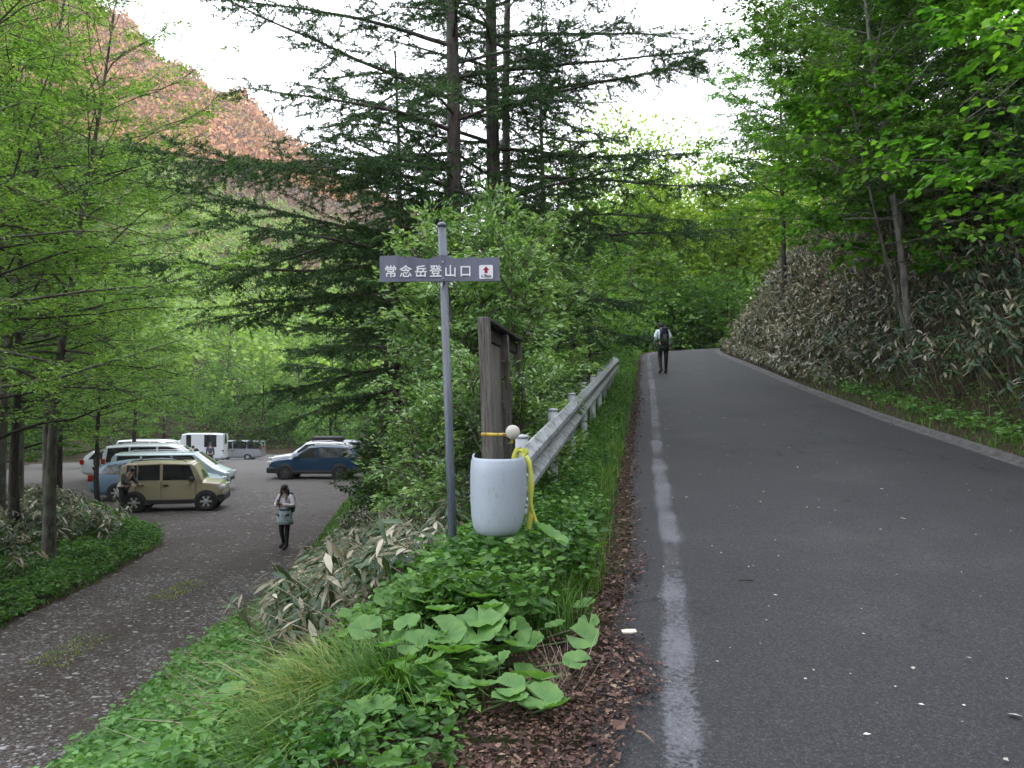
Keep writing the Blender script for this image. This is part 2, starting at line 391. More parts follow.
def strip(offs, zo, i0=0, i1=None, jitter=0):
    i1 = i1 or len(LEs); idx = np.arange(i0, i1); v = []
    for k, (o, dz) in enumerate(zip(offs, zo)):
        oo = (o(idx) if callable(o) else np.full(len(idx), float(o)))
        if jitter and (k == 0): oo = oo+jitter*wob(idx*.7, idx*1.3, 1.5)
        v.append(np.stack([LEs[idx, 0]+RN[idx, 0]*oo, LEs[idx, 1]+RN[idx, 1]*oo, ZST[idx]+dz], 1))
    v = np.stack(v, 1).reshape(-1, 3); return v, grid_faces(len(idx), len(offs))
mb = MB(); W5 = [lambda i, f=f: ROADW[i]*f for f in (0, .25, .5, .75, 1)]
mb.add(*strip(W5, (-.01, .012, .02, .012, -.004), jitter=.03), 0, True)
tag(mb.build('road', m_asph), kind='structure')
# worn white line: paint left between the aggregate
m, nt, N, L = new_mat('worn_paint'); m_paint = m
out = nd(N, 'ShaderNodeOutputMaterial'); b = nd(N, 'ShaderNodeBsdfPrincipled'); tc = nd(N, 'ShaderNodeTexCoord')
b.inputs['Base Color'].default_value = (.30, .31, .34, 1); b.inputs['Roughness'].default_value = .7
n1 = nd(N, 'ShaderNodeTexNoise'); n1.inputs['Scale'].default_value = 38; n1.inputs['Detail'].default_value = 8; n1.inputs['Roughness'].default_value = .8
n2 = nd(N, 'ShaderNodeTexNoise'); n2.inputs['Scale'].default_value = 1.1; n2.inputs['Detail'].default_value = 7
for n_ in (n1, n2): L.new(tc.outputs['Object'], n_.inputs['Vector'])
ma = nd(N, 'ShaderNodeMath', operation='MULTIPLY_ADD'); L.new(n2.outputs['Fac'], ma.inputs[0]); ma.inputs[1].default_value = .95; L.new(n1.outputs['Fac'], ma.inputs[2])
uv = nd(N, 'ShaderNodeAttribute', attribute_name='across')
ms_ = nd(N, 'ShaderNodeMath', operation='MULTIPLY'); L.new(ma.outputs[0], ms_.inputs[0]); ms_.inputs[1].default_value = .75; ma = ms_
m2 = nd(N, 'ShaderNodeMath', operation='MULTIPLY_ADD'); L.new(uv.outputs['Fac'], m2.inputs[0]); m2.inputs[1].default_value = -.22; L.new(ma.outputs[0], m2.inputs[2])
rp = ramp(N, [(.62, (0, 0, 0)), (.74, (.25, .25, .25)), (.88, (.38, .38, .38))]); L.new(m2.outputs[0], rp.inputs['Fac'])
tb = nd(N, 'ShaderNodeBsdfTransparent'); ms = nd(N, 'ShaderNodeMixShader'); L.new(rp.outputs['Color'], ms.inputs['Fac']); L.new(tb.outputs[0], ms.inputs[1]); L.new(b.outputs[0], ms.inputs[2]); L.new(ms.outputs[0], out.inputs['Surface'])
mb = MB(); LO = lambda i, a: np.interp(LEs[i, 1], [0, 2.8, 5.7, 16, 25, 40, 50], [.28, .27, .24, .27, .25, .2, .2])+a
mb.add(*strip([lambda i, a=a: LO(i, a) for a in (-.03, .04, .13, .21)], (.0085,)*4), 0, True)
o = mb.build('road_line', m_paint); tag(o, kind='structure')
at = o.data.attributes.new('across', 'FLOAT', 'POINT'); at.data.foreach_set('value', np.tile([1., 0, 0, 1.], len(o.data.vertices)//4).astype(np.float32))
m_conc = plain('old_concrete', (.07, .068, .068), .9, noise=.45, nscale=9, bump=.4)
mb = MB(); w0 = lambda a: (lambda i: ROADW[i]+a)
i1 = int(np.argmin(np.abs(LEs[:, 1]-47)))
mb.add(*strip([w0(-.10), w0(-.08), w0(.02), w0(.04), w0(.06), w0(.14), w0(.17)], (-.02, .004, .003, .03, .05, .055, .0), 40, i1), 0, False)
tag(mb.build('kerb', m_conc), kind='structure')

# --- gravel track and parking lot
m, nt, N, L = new_mat('gravel'); m_grav = m
out = nd(N, 'ShaderNodeOutputMaterial'); b = nd(N, 'ShaderNodeBsdfPrincipled'); tc = nd(N, 'ShaderNodeTexCoord')
v1 = nd(N, 'ShaderNodeTexVoronoi'); v1.inputs['Scale'].default_value = 17; v1.inputs['Randomness'].default_value = 1
v2 = nd(N, 'ShaderNodeTexVoronoi'); v2.inputs['Scale'].default_value = 45
n1 = nd(N, 'ShaderNodeTexNoise'); n1.inputs['Scale'].default_value = .7; n1.inputs['Detail'].default_value = 8; n1.inputs['Roughness'].default_value = .65
n2 = nd(N, 'ShaderNodeTexNoise'); n2.inputs['Scale'].default_value = 30; n2.inputs['Detail'].default_value = 6
for n_ in (v1, v2, n1, n2): L.new(tc.outputs['Object'], n_.inputs['Vector'])
sx = nd(N, 'ShaderNodeSeparateColor'); L.new(v1.outputs['Color'], sx.inputs[0])
rs = ramp(N, [(.0, (.045, .043, .040)), (.5, (.085, .082, .077)), (.78, (.15, .147, .14)), (1., (.27, .265, .26))]); L.new(sx.outputs[0], rs.inputs['Fac'])
rd = ramp(N, [(.3, (.024, .018, .015)), (.7, (.068, .054, .045))]); L.new(n2.outputs['Fac'], rd.inputs['Fac'])
rm = ramp(N, [(.46, (0, 0, 0)), (.58, (1, 1, 1))]); L.new(n1.outputs['Fac'], rm.inputs['Fac'])
re = ramp(N, [(.25, (1, 1, 1)), (.45, (0, 0, 0))]); L.new(v1.outputs['Distance'], re.inputs['Fac'])
mu = nd(N, 'ShaderNodeMath', operation='MULTIPLY'); L.new(rm.outputs['Color'], mu.inputs[0]); L.new(re.outputs['Color'], mu.inputs[1])
mx = nd(N, 'ShaderNodeMix', data_type='RGBA'); L.new(mu.outputs[0], mx.inputs['Factor']); L.new(rd.outputs['Color'], mx.inputs['A']); L.new(rs.outputs['Color'], mx.inputs['B'])
# the trodden lot further back is paler
sp = nd(N, 'ShaderNodeSeparateXYZ'); L.new(tc.outputs['Object'], sp.inputs[0])
mf = nd(N, 'ShaderNodeMapRange'); mf.inputs['From Min'].default_value = 18; mf.inputs['From Max'].default_value = 48; mf.inputs['To Max'].default_value = .75; L.new(sp.outputs['Y'], mf.inputs['Value'])
rl = ramp(N, [(.3, (.075, .073, .07)), (.7, (.145, .142, .138))]); L.new(n2.outputs['Fac'], rl.inputs['Fac'])
mxl = nd(N, 'ShaderNodeMix', data_type='RGBA'); L.new(mf.outputs['Result'], mxl.inputs['Factor']); L.new(mx.outputs['Result'], mxl.inputs['A']); L.new(rl.outputs['Color'], mxl.inputs['B'])
L.new(mxl.outputs['Result'], b.inputs['Base Color']); b.inputs['Roughness'].default_value = .8; b.inputs['Specular IOR Level'].default_value = .3
bp = nd(N, 'ShaderNodeBump'); bp.inputs['Strength'].default_value = .8; bp.inputs['Distance'].default_value = .03; bp.invert = True
L.new(v1.outputs['Distance'], bp.inputs['Height']); L.new(bp.outputs['Normal'], b.inputs['Normal']); L.new(b.outputs['BSDF'], out.inputs['Surface'])
gx = np.concatenate([np.arange(-41, -14, 1.), np.arange(-14, -2.4, .15)]); gy = np.concatenate([np.arange(-19, 4, 1.), np.arange(4, 26, .2), np.arange(26, 93, 1.)])
def track_z(x, y):
    c = (x+6.5)  # two worn wheel tracks with a low mid ridge
    fade = 1-ss(18, 26, y)
    return lot_z(y)+.012*wob(x, y, 1.3)+fade*(.05*np.exp(-((c-.2*wob(y, y, .3))/.45)**2)-.035*np.exp(-((np.abs(c)-1.)/.4)**2))+.012*wob(x, y, 4.1, 3)
X, Y = np.meshgrid(gx, gy, indexing='ij'); X = X.ravel(); Y = Y.ravel()
g = poly_dist(X, Y, GRAVEL); F = grid_faces(len(gx), len(gy)); keep = (g[F] < .5).any(1)
Zg = track_z(X, Y)-.12*ss(.12, .5, g)
mb = MB(); mb.add(np.stack([X, Y, Zg], 1), F[keep], 0, True); o = mb.build('gravel_track', m_grav); tag(o, kind='structure')
# ------------------------------------------------------------------ guard rail
m_galv = plain('galvanised_steel', (.42, .47, .52), .5, .35, noise=.25, nscale=14, bump=.1)
m_railw = plain('weathered_white_paint', (.34, .37, .39), .5, .0, noise=.16, nscale=7, bump=.08)
# dirty white coat: dark streaks of algae
def dirty(name, col, dirt, lo=.52, hi=.66, sc=(9, 9, 2.2), rough=.5):
    m, nt, N, L = new_mat(name); out = nd(N, 'ShaderNodeOutputMaterial'); b = nd(N, 'ShaderNodeBsdfPrincipled'); b.inputs['Roughness'].default_value = rough
    tc = nd(N, 'ShaderNodeTexCoord'); mp = nd(N, 'ShaderNodeMapping'); mp.inputs['Scale'].default_value = sc
    n1 = nd(N, 'ShaderNodeTexNoise'); n1.inputs['Scale'].default_value = 2.2; n1.inputs['Detail'].default_value = 9; n1.inputs['Roughness'].default_value = .7
    L.new(tc.outputs['Object'], mp.inputs['Vector']); L.new(mp.outputs['Vector'], n1.inputs['Vector'])
    r = ramp(N, [(lo, col), (hi, dirt)]); L.new(n1.outputs['Fac'], r.inputs['Fac']); L.new(r.outputs['Color'], b.inputs['Base Color']); L.new(b.outputs[0], out.inputs['Surface'])
    return m
m_rail = dirty('rail_coat', (.33, .36, .38), (.08, .088, .07), .44, .66, (4, 4, 7))
m_sleeve = dirty('sleeve_coat', (.37, .43, .50), (.20, .21, .20), .56, .80, (14, 14, 6), .42)
def rx(d): return .07+.1735*(d-5)
def rz_(d): return 1.215+.0975*(d-5)
RD = np.linspace(5.0, 23.4, 47)
T = thing('guardrail', 'long corrugated white guardrail with dirty coat running uphill beside the road', 'guardrail', (rx(5), 5, .4))
base = np.array([rx(5), 5, .4])
dirv = unit(np.array([.1735, 1, .0975])); side = unit(np.array([1, -.1735, 0]))
mb = MB()
# W profile: (offset towards the road, height from the top)
PR = [(.0, .0), (.012, -.004), (.045, -.035), (.078, -.06), (.082, -.095), (.045, -.13), (.006, -.155), (.004, -.195), (.045, -.22), (.082, -.255), (.078, -.29), (.045, -.315), (.012, -.346), (0, -.35)]
v = []
for d in RD:
    c = np.array([rx(d), d, rz_(d)])-base
    for o_, z_ in PR: v.append(c+side*(o_*.85-.075)+np.array([0, 0, z_]))
n = len(PR); F = []
for i in range(len(RD)-1):
    for j in range(n-1): a = i*n+j; F.append([a, a+n, a+n+1, a+1])
mb.add(v, F, 0, False)
rail = mb.build('rail_beam', m_rail, T)
sol = rail.modifiers.new('thick', 'SOLIDIFY'); sol.thickness = .006; sol.offset = -1
for k in range(10):
    d = 5.80+1.95*k
    mb = MB(); c = np.array([rx(d)-.135, d, 0])-base; top = rz_(d)+.035-base[2]
    mb.tube([(c[0], c[1], -1.0), (c[0], c[1], top-.012)], .050, 14)
    mb.lathe([(.053, top-.02), (.055, top-.008), (.046, top+.006), (.002, top+.01)], 14, Matrix.Translation((c[0], c[1], 0)))
    p = mb.build('post', m_railw, T)
    mb = MB(); mb.box(c[0]+.03, c[0]+.058, c[1]-.045, c[1]+.045, top-.33, top-.09); mb.build('bracket', m_galv, T)
# rounded end sleeve: one sheet bent round from the rail to the back
mb = MB(); plan = [(.075, 5.12), (.068, 4.85), (.056, 4.70), (.03, 4.615), (-.02, 4.575), (-.07, 4.565), (-.14, 4.575), (-.195, 4.61), (-.23, 4.68), (-.24, 4.78), (-.235, 4.95)]
prof = [(.002, .030), (.004, .012), (.010, -.004), (.014, -.05), (.015, -.14), (.013, -.25), (.008, -.34), (.0, -.39), (-.012, -.418), (-.03, -.432)]
P = smooth_path(plan, 34); Tn = unit(np.gradient(P, axis=0)); Nr = np.stack([-Tn[:, 1], Tn[:, 0]], 1)   # outward normal
if (Nr[17] @ np.array([0, -1.])) < 0: Nr = -Nr
v = []
for i, p in enumerate(P):
    for o_, z_ in prof:
        q = p+Nr[i]*(o_)
        v.append(np.array([q[0], q[1], 1.205+z_*(1-.20*(1-ss(3, 15, i)))+.012*ss(22, 33, i)])-base)
n = len(prof); F = [[i*n+j, i*n+j+1, (i+1)*n+j+1, (i+1)*n+j] for i in range(len(P)-1) for j in range(n-1)]
mb.add(v, F, 0, True); sl_ = mb.build('end_sleeve', m_sleeve, T)
so_ = sl_.modifiers.new('thick', 'SOLIDIFY'); so_.thickness = .007; so_.offset = -1
mb = MB()
for z_ in (.93, 1.09):
    mb = MB(); mb.lathe([(.018, 0), (.018, .008), (.008, .014)], 8, Matrix.Translation(Vector((.092-base[0], 5.06-base[1], z_-base[2]))) @ Matrix.Rotation(R(90), 4, 'Y')); mb.build('bolt', m_galv, T)

# reflector on a yellow arm
m_yel = plain('yellow_plastic', (.62, .50, .04), .5, noise=.12)
T = thing('reflector', 'round white reflector disc on a rusty yellow arm at the guardrail end', 'reflector', (.04, 5.2, 1.30), ry=R(0))
mb = MB(); mb.lathe([(.001, -.006), (.046, -.006), (.048, 0), (.046, .006), (.001, .007)], 24, Matrix.Rotation(R(90), 4, 'X')); mb.build('disc', plain('reflector_face', (.55, .53, .47), .35, noise=.1, nscale=30), T).location = (-.035, -.02, .075)
mb = MB(); mb.tube([(-.25, .10, .055), (-.04, .0, .055)], .012, 8); mb.box(-.05, -.03, .0, .02, .0, .07)
mb.build('arm', dirty('rusty_yellow', (.45, .33, .03), (.10, .05, .02), .5, .62, (20, 20, 20)), T)
# yellow tape tied round the rail
m_tape = plain('yellow_tape', (.60, .62, .10), .6, noise=.06)
mb = MB()
def ribbon(mb, pts, w, wd=(1, 0, 0), th=.0015, mi=0):
    P = smooth_path(pts, 18); wv = np.array(wd, float); v = []
    for i, p in enumerate(P):
        t = i/(len(P)-1); ww = w if not callable(w) else w(t); a = wv*ww*.5
        v += [p-a, p+a, p+a+np.array([0, th*2, 0]), p-a+np.array([0, th*2, 0])]
    F = []
    for i in range(len(P)-1):
        for j in range(4): F.append([i*4+j, i*4+(j+1) % 4, i*4+4+(j+1) % 4, i*4+4+j])
    mb.add(v, F, mi, True)
tp = np.array([.112, 4.93, 1.20])
ribbon(mb, [tp+(-.085, .02, .075), tp+(-.03, 0, .06), tp+(.0, -.02, .02), tp+(.012, -.03, -.10), tp+(.004, -.032, -.26), tp+(.01, -.03, -.30), tp+(-.006, -.03, -.43)], lambda t: .026+.012*math.sin(t*9)**2)
ribbon(mb, [tp+(.006, -.034, -.27), tp+(.02, -.03, -.33), tp+(.045, -.03, -.40), tp+(.075, -.04, -.415)], .026)
ribbon(mb, [tp+(-.085, .02, .03), tp+(-.075, .0, .075), tp+(-.045, .0, .07), tp+(-.02, .0, .045), tp+(-.045, -.01, .03)], .022, (.3, .3, .8))
ribbon(mb, [tp+(-.095, .02, .0), tp+(-.09, .01, .04), tp+(-.07, .0, .085)], .045, (1, 0, .1))
ribbon(mb, [tp+(-.03, -.01, .08), tp+(-.02, -.01, .05), tp+(-.035, -.01, .03)], .035, (1, .3, .1))
tag(mb.build('barrier_tape', m_tape), 'yellow tape knotted over the guardrail end with two hanging tails', 'tape')

# ------------------------------------------------------------------ trailhead sign
m_signb = dirty('sign_blue_grey', (.155, .175, .235), (.11, .12, .16), .45, .62, (3, 3, .6), .55)
T = thing('trail_sign', 'blue grey mountain-outline trail sign with white Japanese writing on a steel pole', 'sign', (-.413, 5.6, .15), ry=R(-2.1))
sc_ = 5.6/770.
mb = MB(); mb.tube([(0, 0, -.6), (0, 0, 2.72)], .030, 16); mb.lathe([(.033, 2.71), (.034, 2.73), (.02, 2.745), (.001, 2.748)], 16)
mb.build('pole', dirty('pole_steel', (.115, .14, .18), (.075, .085, .10), .45, .6, (10, 10, 1.2), .38), T)
def SP(px, py): return ((px-443.5)*sc_, (406-py)*sc_+CAMZ-.15)
outl = [(380.5, 281.5), (380.5, 255.5), (396, 255), (404, 256.2), (405.5, 257.5), (411.5, 255.8), (426, 259.3), (430, 258.6), (438, 256), (441, 255.1), (445, 255), (449, 256), (456, 259.2), (468, 257.6), (472, 257.2), (481, 259.3), (487, 258), (490.5, 257.6), (495, 258.6), (500, 258.8), (500, 281.8), (440, 281.4)]
pts = [(SP(*p)[0], -.048, SP(*p)[1]) for p in outl]
mb = MB(); mb.prism(pts, (0, .018, 0)); bd = mb.build('board', m_signb, T); bd.rotation_euler = (0, R(1.4), 0); bd.location = (-.058, 0, 0)
m_wh = plain('sign_white', (.80, .82, .86), .5); m_red = plain('sign_red', (.30, .008, .035), .5); m_ink = plain('sign_ink', (.06, .10, .15), .6)
def text_mesh(name, s, size, mat, parent, loc, bold=0.0, rot=(R(90), 0, 0), sx=1.0, ext=.0015, align='CENTER'):
    cu = bpy.data.curves.new(name, 'FONT'); cu.body = s; cu.size = size; cu.align_x = align; cu.extrude = ext
    o = bpy.data.objects.new(name, cu); COL.objects.link(o); bpy.context.view_layer.update()
    me = bpy.data.meshes.new_from_object(o.evaluated_get(bpy.context.evaluated_depsgraph_get())); me.name = name
    bpy.data.objects.remove(o); q = bpy.data.objects.new(name, me); COL.objects.link(q); me.materials.clear(); me.materials.append(mat)
    if bold:      # heavier strokes: the same letter laid over itself, each a hair higher
        V = np.array([v.co[:] for v in me.vertices]); Fc = [list(p_.vertices) for p_ in me.polygons]; mbb = MB()
        for i_, (a_, b_) in enumerate(((0, 0), (1, 0), (-1, 0), (0, 1), (0, -1))): mbb.add(V+np.array([a_*bold, b_*bold, i_*.0003]), Fc)
        q2 = mbb.build(name, mat); bpy.data.objects.remove(q); q = q2
    q.parent = parent; q.location = loc; q.rotation_euler = rot; q.scale = (sx, 1, 1)
    return q
for i, (ch, px) in enumerate(zip('\u5e38\u5ff5\u5cb3\u767b\u5c71\u53e3', (391.5, 406.5, 421.5, 436.3, 451, 466))):
    x, z = SP(px, 275.9+ (i*.06)); text_mesh('letter', ch, 12.6*sc_, m_wh, bd, (x, -.0502, z), bold=.0016)
x0, z0 = SP(479.5, 265.8); x1, z1 = SP(493.3, 279.6)
mb = MB(); c = .012; q = []
for (cx, cz, a0) in ((x1-c, z0-c, 0), (x0+c, z0-c, 90), (x0+c, z1+c, 180), (x1-c, z1+c, 270)):
    for a in (0, 30, 60, 90): q.append((cx+c*math.cos(R(a0+a)), -.048, cz+c*math.sin(R(a0+a))))
mb.prism(q, (0, -.002, 0)); mb.build('arrow_plate', m_wh, bd)
mb = MB(); ax = (x0+x1)/2;  az0 = z0-.011; k = sc_
mb.prism([(ax, -.050, az0), (ax+3.4*k, -.050, az0-3.6*k), (ax+1.5*k, -.050, az0-3.6*k), (ax+1.5*k, -.050, az0-6.6*k), (ax-1.5*k, -.050, az0-6.6*k), (ax-1.5*k, -.050, az0-3.6*k), (ax-3.4*k, -.050, az0-3.6*k)], (0, -.0018, 0))
mb.build('arrow', m_red, bd)
for bx_, bz_ in ((443.5, 262.5), (443.5, 279)):
    q_ = SP(bx_, bz_); mb = MB(); mb.lathe([(.007, 0), (.007, .004), (.003, .007)], 8, Matrix.Translation((q_[0], -.048, q_[1])) @ Matrix.Rotation(R(90), 4, 'X')); mb.build('bolt', m_galv, bd)
text_mesh('small_letters', '1.7km', 4.1*sc_, m_ink, bd, (ax, -.0512, z1+.010), bold=.0006)
p = SP(441, 285)
mb = MB(); mb.prism([(-.04, -.034, p[1]+.03), (.0, -.038, p[1]+.03), (-.012, -.040, p[1]-.02)], (0, .003, 0)); mb.build('clamp', m_galv, T); mb = MB(); mb.prism([(.02, -.034, p[1]+.03), (.06, -.034, p[1]+.03), (.07, -.05, p[1]-.01)], (0, .003, 0))
mb.build('clamp', m_galv, T)

# ------------------------------------------------------------------ old notice board seen from behind, edge-on
def woodmat(name, c1, c2, vert=True):
    m, nt, N, L = new_mat(name); out = nd(N, 'ShaderNodeOutputMaterial'); b = nd(N, 'ShaderNodeBsdfPrincipled'); b.inputs['Roughness'].default_value = .88; b.inputs['Specular IOR Level'].default_value = .2
    tc = nd(N, 'ShaderNodeTexCoord'); mp = nd(N, 'ShaderNodeMapping'); mp.inputs['Scale'].default_value = (16, 16, 1.1) if vert else (16, 1.1, 16)
    n1 = nd(N, 'ShaderNodeTexNoise'); n1.inputs['Scale'].default_value = 3.; n1.inputs['Detail'].default_value = 9; n1.inputs['Roughness'].default_value = .72
    L.new(tc.outputs['Object'], mp.inputs['Vector']); L.new(mp.outputs['Vector'], n1.inputs['Vector'])
    r = ramp(N, [(.32, c1), (.52, [(a+b_)/2 for a, b_ in zip(c1, c2)]), (.7, c2)]); L.new(n1.outputs['Fac'], r.inputs['Fac']); L.new(r.outputs['Color'], b.inputs['Base Color'])
    bp = nd(N, 'ShaderNodeBump'); bp.inputs['Strength'].default_value = .8; bp.inputs['Distance'].default_value = .01; L.new(n1.outputs['Fac'], bp.inputs['Height']); L.new(bp.outputs['Normal'], b.inputs['Normal'])
    L.new(b.outputs[0], out.inputs['Surface']); return m
m_wood = woodmat('weathered_wood', (.045, .042, .038), (.25, .235, .215)); m_woodh = woodmat('weathered_beam', (.02, .018, .016), (.10, .092, .085), False)
m_woodp = woodmat('weathered_panel', (.09, .085, .078), (.27, .26, .24))
T = thing('notice_board', 'weathered grey wooden notice board standing edge-on behind the guardrail end', 'notice board', (-.168, 6.45, .1), ry=R(-2.0))
u = unit(np.array([.29, 2.2, 0.])); sd_ = np.array([u[1], -u[0], 0])
ang = math.atan2(.30, 2.2)
def brd(mb, y0, y1, x0, x1, z0, z1, ch=.006):
    mb.box(x0, x1, y0, y1, z0, z1, ch=ch, M=Matrix.Rotation(-ang, 4, 'Z'))
top = 2.17
for k, (yy, dz) in enumerate(((0.0, 0.03), (1.12, -.02), (2.2, -.02))):
    mb = MB(); brd(mb, yy, yy+.11, -.045, .045, -.9 if k != 1 else .05, top+dz); mb.build('post', m_wood, T)
mb = MB(); brd(mb, .112, 2.33, -.048, .052, top+.001, top+.035); brd(mb, .11, 2.2, -.05, -.012, top-.14, top-.002); mb.build('top_beam', m_woodh, T)
mb = MB(); brd(mb, .11, 2.2, -.05, .05, .02, .10); mb.build('bottom_beam', m_woodh, T)
for a_ in range(9):
    y0 = .115+a_*.231; mb = MB(); brd(mb, y0, y0+.226, -.052, -.032, .11, top-.15, .003); mb.build('plank', m_woodp, T)

# ------------------------------------------------------------------ vehicles
m_glass = plain('car_glass', (.012, .015, .018), .06, spec=.8, noise=.1)
m_tyre = plain('tyre_rubber', (.014, .014, .015), .85, noise=.2, nscale=20)
m_alloy = plain('alloy', (.55, .56, .58), .35, .6); m_dalloy = plain('dark_alloy', (.10, .10, .11), .4, .6)
m_black = plain('black_trim', (.012, .012, .013), .55); m_chrome = plain('chrome', (.6, .6, .62), .2, .9)
m_lamp = plain('lamp_lens', (.55, .57, .60), .15, spec=.8); m_tail = plain('tail_lens', (.28, .015, .012), .2, spec=.7); m_plate = plain('number_plate', (.55, .55, .5), .5)
def paint(name, c, metal=.25): return plain(name, c, .32, metal, noise=.03, coat=.6)
def make_car(name, label, group, body, spec):
    """spec: L length, W half width, st: stations (x, belt, top, halfw), wheels (xf, xr, r), panes, wind, rear"""
    T = thing(name, label, 'car', group=group); L_ = spec['L']; W = spec['W']; zb = spec.get('zb', .2); tw = spec.get('tw', .78)
    st = np.array(spec['st'], float); xs_ = np.unique(np.concatenate([np.linspace(st[0, 0], st[-1, 0], 30), st[:, 0]]))
    bel = np.interp(xs_, st[:, 0], st[:, 1]); top = np.interp(xs_, st[:, 0], st[:, 2]); hw = np.interp(xs_, st[:, 0], st[:, 3])*W
    bot = np.interp(xs_, [st[0, 0], st[0, 0]+.3, st[-1, 0]-.3, st[-1, 0]], [zb+.14, zb, zb, zb+.14])
    v = []; K = 8
    def half(i):
        w = hw[i]; b_ = bel[i]; t = top[i]; g = t-b_
        wt = w-(w*(1-tw))*min(1, max(0, g)/.5)
        if g < .06: return [(0, bot[i]), (w-.10, bot[i]), (w, bot[i]+.14), (w+.01, (bot[i]+b_)/2), (w-.02, b_-.06), (w-.10, b_-.005), (w-.3, t-.004), (0, t+.012)]
        return [(0, bot[i]), (w-.10, bot[i]), (w, bot[i]+.14), (w+.01, (bot[i]+b_)/2), (w-.025, b_), (wt+.02, t-.07), (wt-.07, t-.008), (0, t+.018)]
    for i in range(len(xs_)):
        h = half(i)
        for (y_, z_) in h: v.append((xs_[i], -y_, z_))
        for (y_, z_) in h[-2:0:-1]: v.append((xs_[i], y_, z_))
    n = 2*K-2; F = [[i*n+j, i*n+(j+1) % n, (i+1)*n+(j+1) % n, (i+1)*n+j] for i in range(len(xs_)-1) for j in range(n)]
    F.append([j for j in range(n)][::-1]); F.append([(len(xs_)-1)*n+j for j in range(n)])
    mb = MB(); mb.add(v, F, 0, True); bo = mb.build('body', body, T)
    me = bo.data
    for e in me.edges: pass
    es = bo.modifiers.new('es', 'EDGE_SPLIT'); es.split_angle = R(32)
    def B(x): return np.interp(x, st[:, 0], st[:, 1])
    def Tt(x): return np.interp(x, st[:, 0], st[:, 2])
    def sidept(x, f, s, off=.010):
        b_ = B(x)+.0; t = Tt(x)-.07; w = np.interp(x, st[:, 0], st[:, 3])*W; wt = w-(w*(1-tw))*min(1, max(0, Tt(x)-B(x))/.5)
        y_ = (w-.025)*(1-f)+(wt+.02)*f; return (x, s*(y_+off), b_*(1-f)+t*f)
    for s in (-1, 1):
        for (a0, a1, c0, c1) in spec['panes']:      # (rear bottom, rear top, front bottom, front top)
            mb = MB(); q = []; nn = 6
            bt = [sidept(a0+(c0-a0)*k/nn, .09, s) for k in range(nn+1)]; tp_ = [sidept(a1+(c1-a1)*k/nn, .95, s) for k in range(nn+1)]
            vv = bt+tp_; F = [[k, k+1, nn+2+k, nn+1+k] for k in range(nn)]; mb.add(vv, F); mb.build('side_window', m_glass, T)
        for xd in spec.get('seams', []):
            mb = MB(); z0_ = spec.get('zb', .2)+.16; w = np.interp(xd, st[:, 0], st[:, 3])*W
            mb.box(xd-.006, xd+.006, s*(w+.013) if s < 0 else w-.02, s*(w-.02) if s < 0 else w+.013, z0_, B(xd)-.01); mb.build('door_seam', m_black, T)
        for xh in spec.get('handles', []):
            w = np.interp(xh, st[:, 0], st[:, 3])*W; mb = MB(); ya, yb = sorted((s*(w-.01), s*(w+.045))); mb.box(xh-.09, xh+.09, ya, yb, B(xh)-.14, B(xh)-.10, ch=.008); mb.build('door_handle', spec.get('hmat', m_black), T)
        xm = spec['mirror']; w = W; mb = MB(); ya, yb = sorted((s*(w-.04), s*(w+.16))); mb.box(xm-.06, xm+.08, ya, yb, B(xm)-.0, B(xm)+.17, ch=.03); mb.build('mirror', spec.get('mmat', body), T)
        # lamps
        mb = MB(); ya, yb = sorted((s*(W-.42), s*(W-.045))); z_ = spec.get('lz', .72); xf = st[-1, 0]
        lx = spec.get('lx', (-.16, .014)); mb.box(xf+lx[0], xf+lx[1], ya, yb, z_-.07, z_+.07, ch=.02); mb.build('headlight', m_lamp, T)
        mb = MB(); xr = st[0, 0]; ya, yb = sorted((s*(W-.22), s*(W-.008))); z_ = spec.get('tz', .95); mb.box(xr-.012, xr+.16, ya, yb, z_-.12, z_+.12, ch=.02); mb.build('tail_light', m_tail, T)
    # windscreen, rear window
    for key, nm in (('wind', 'windscreen'), ('rear', 'rear_window')):
        if key not in spec: continue
        xa, xb = spec[key]; pts = []
        for x_, f in ((xa, 0), (xb, 1)):
            w = W*np.interp(x_, st[:, 0], st[:, 3]); g = Tt(x_)-B(x_); wt = w-(w*(1-tw))*min(1, max(0, g)/.5)
            yy = (min(w, wt+.06)-.10) if f else w-.16; sgn = 1 if key == 'wind' else -1
            pts.append((x_+sgn*.022, yy, Tt(x_)+.018))
        (x0_, y0_, z0_), (x1_, y1_, z1_) = pts
        mb = MB(); nn = 6; vv = []
        for (xx, yy, zz) in pts:
            for k in range(nn+1): t = -1+2*k/nn; vv.append((xx-(1 if key == 'wind' else -1)*.05*t*t, yy*t, zz-.012*t*t))
        F = [[k, k+1, nn+2+k, nn+1+k] for k in range(nn)]; mb.add(vv, F, 0, True); mb.build(nm, m_glass, T)
    xf, xr, r = spec['wheels']
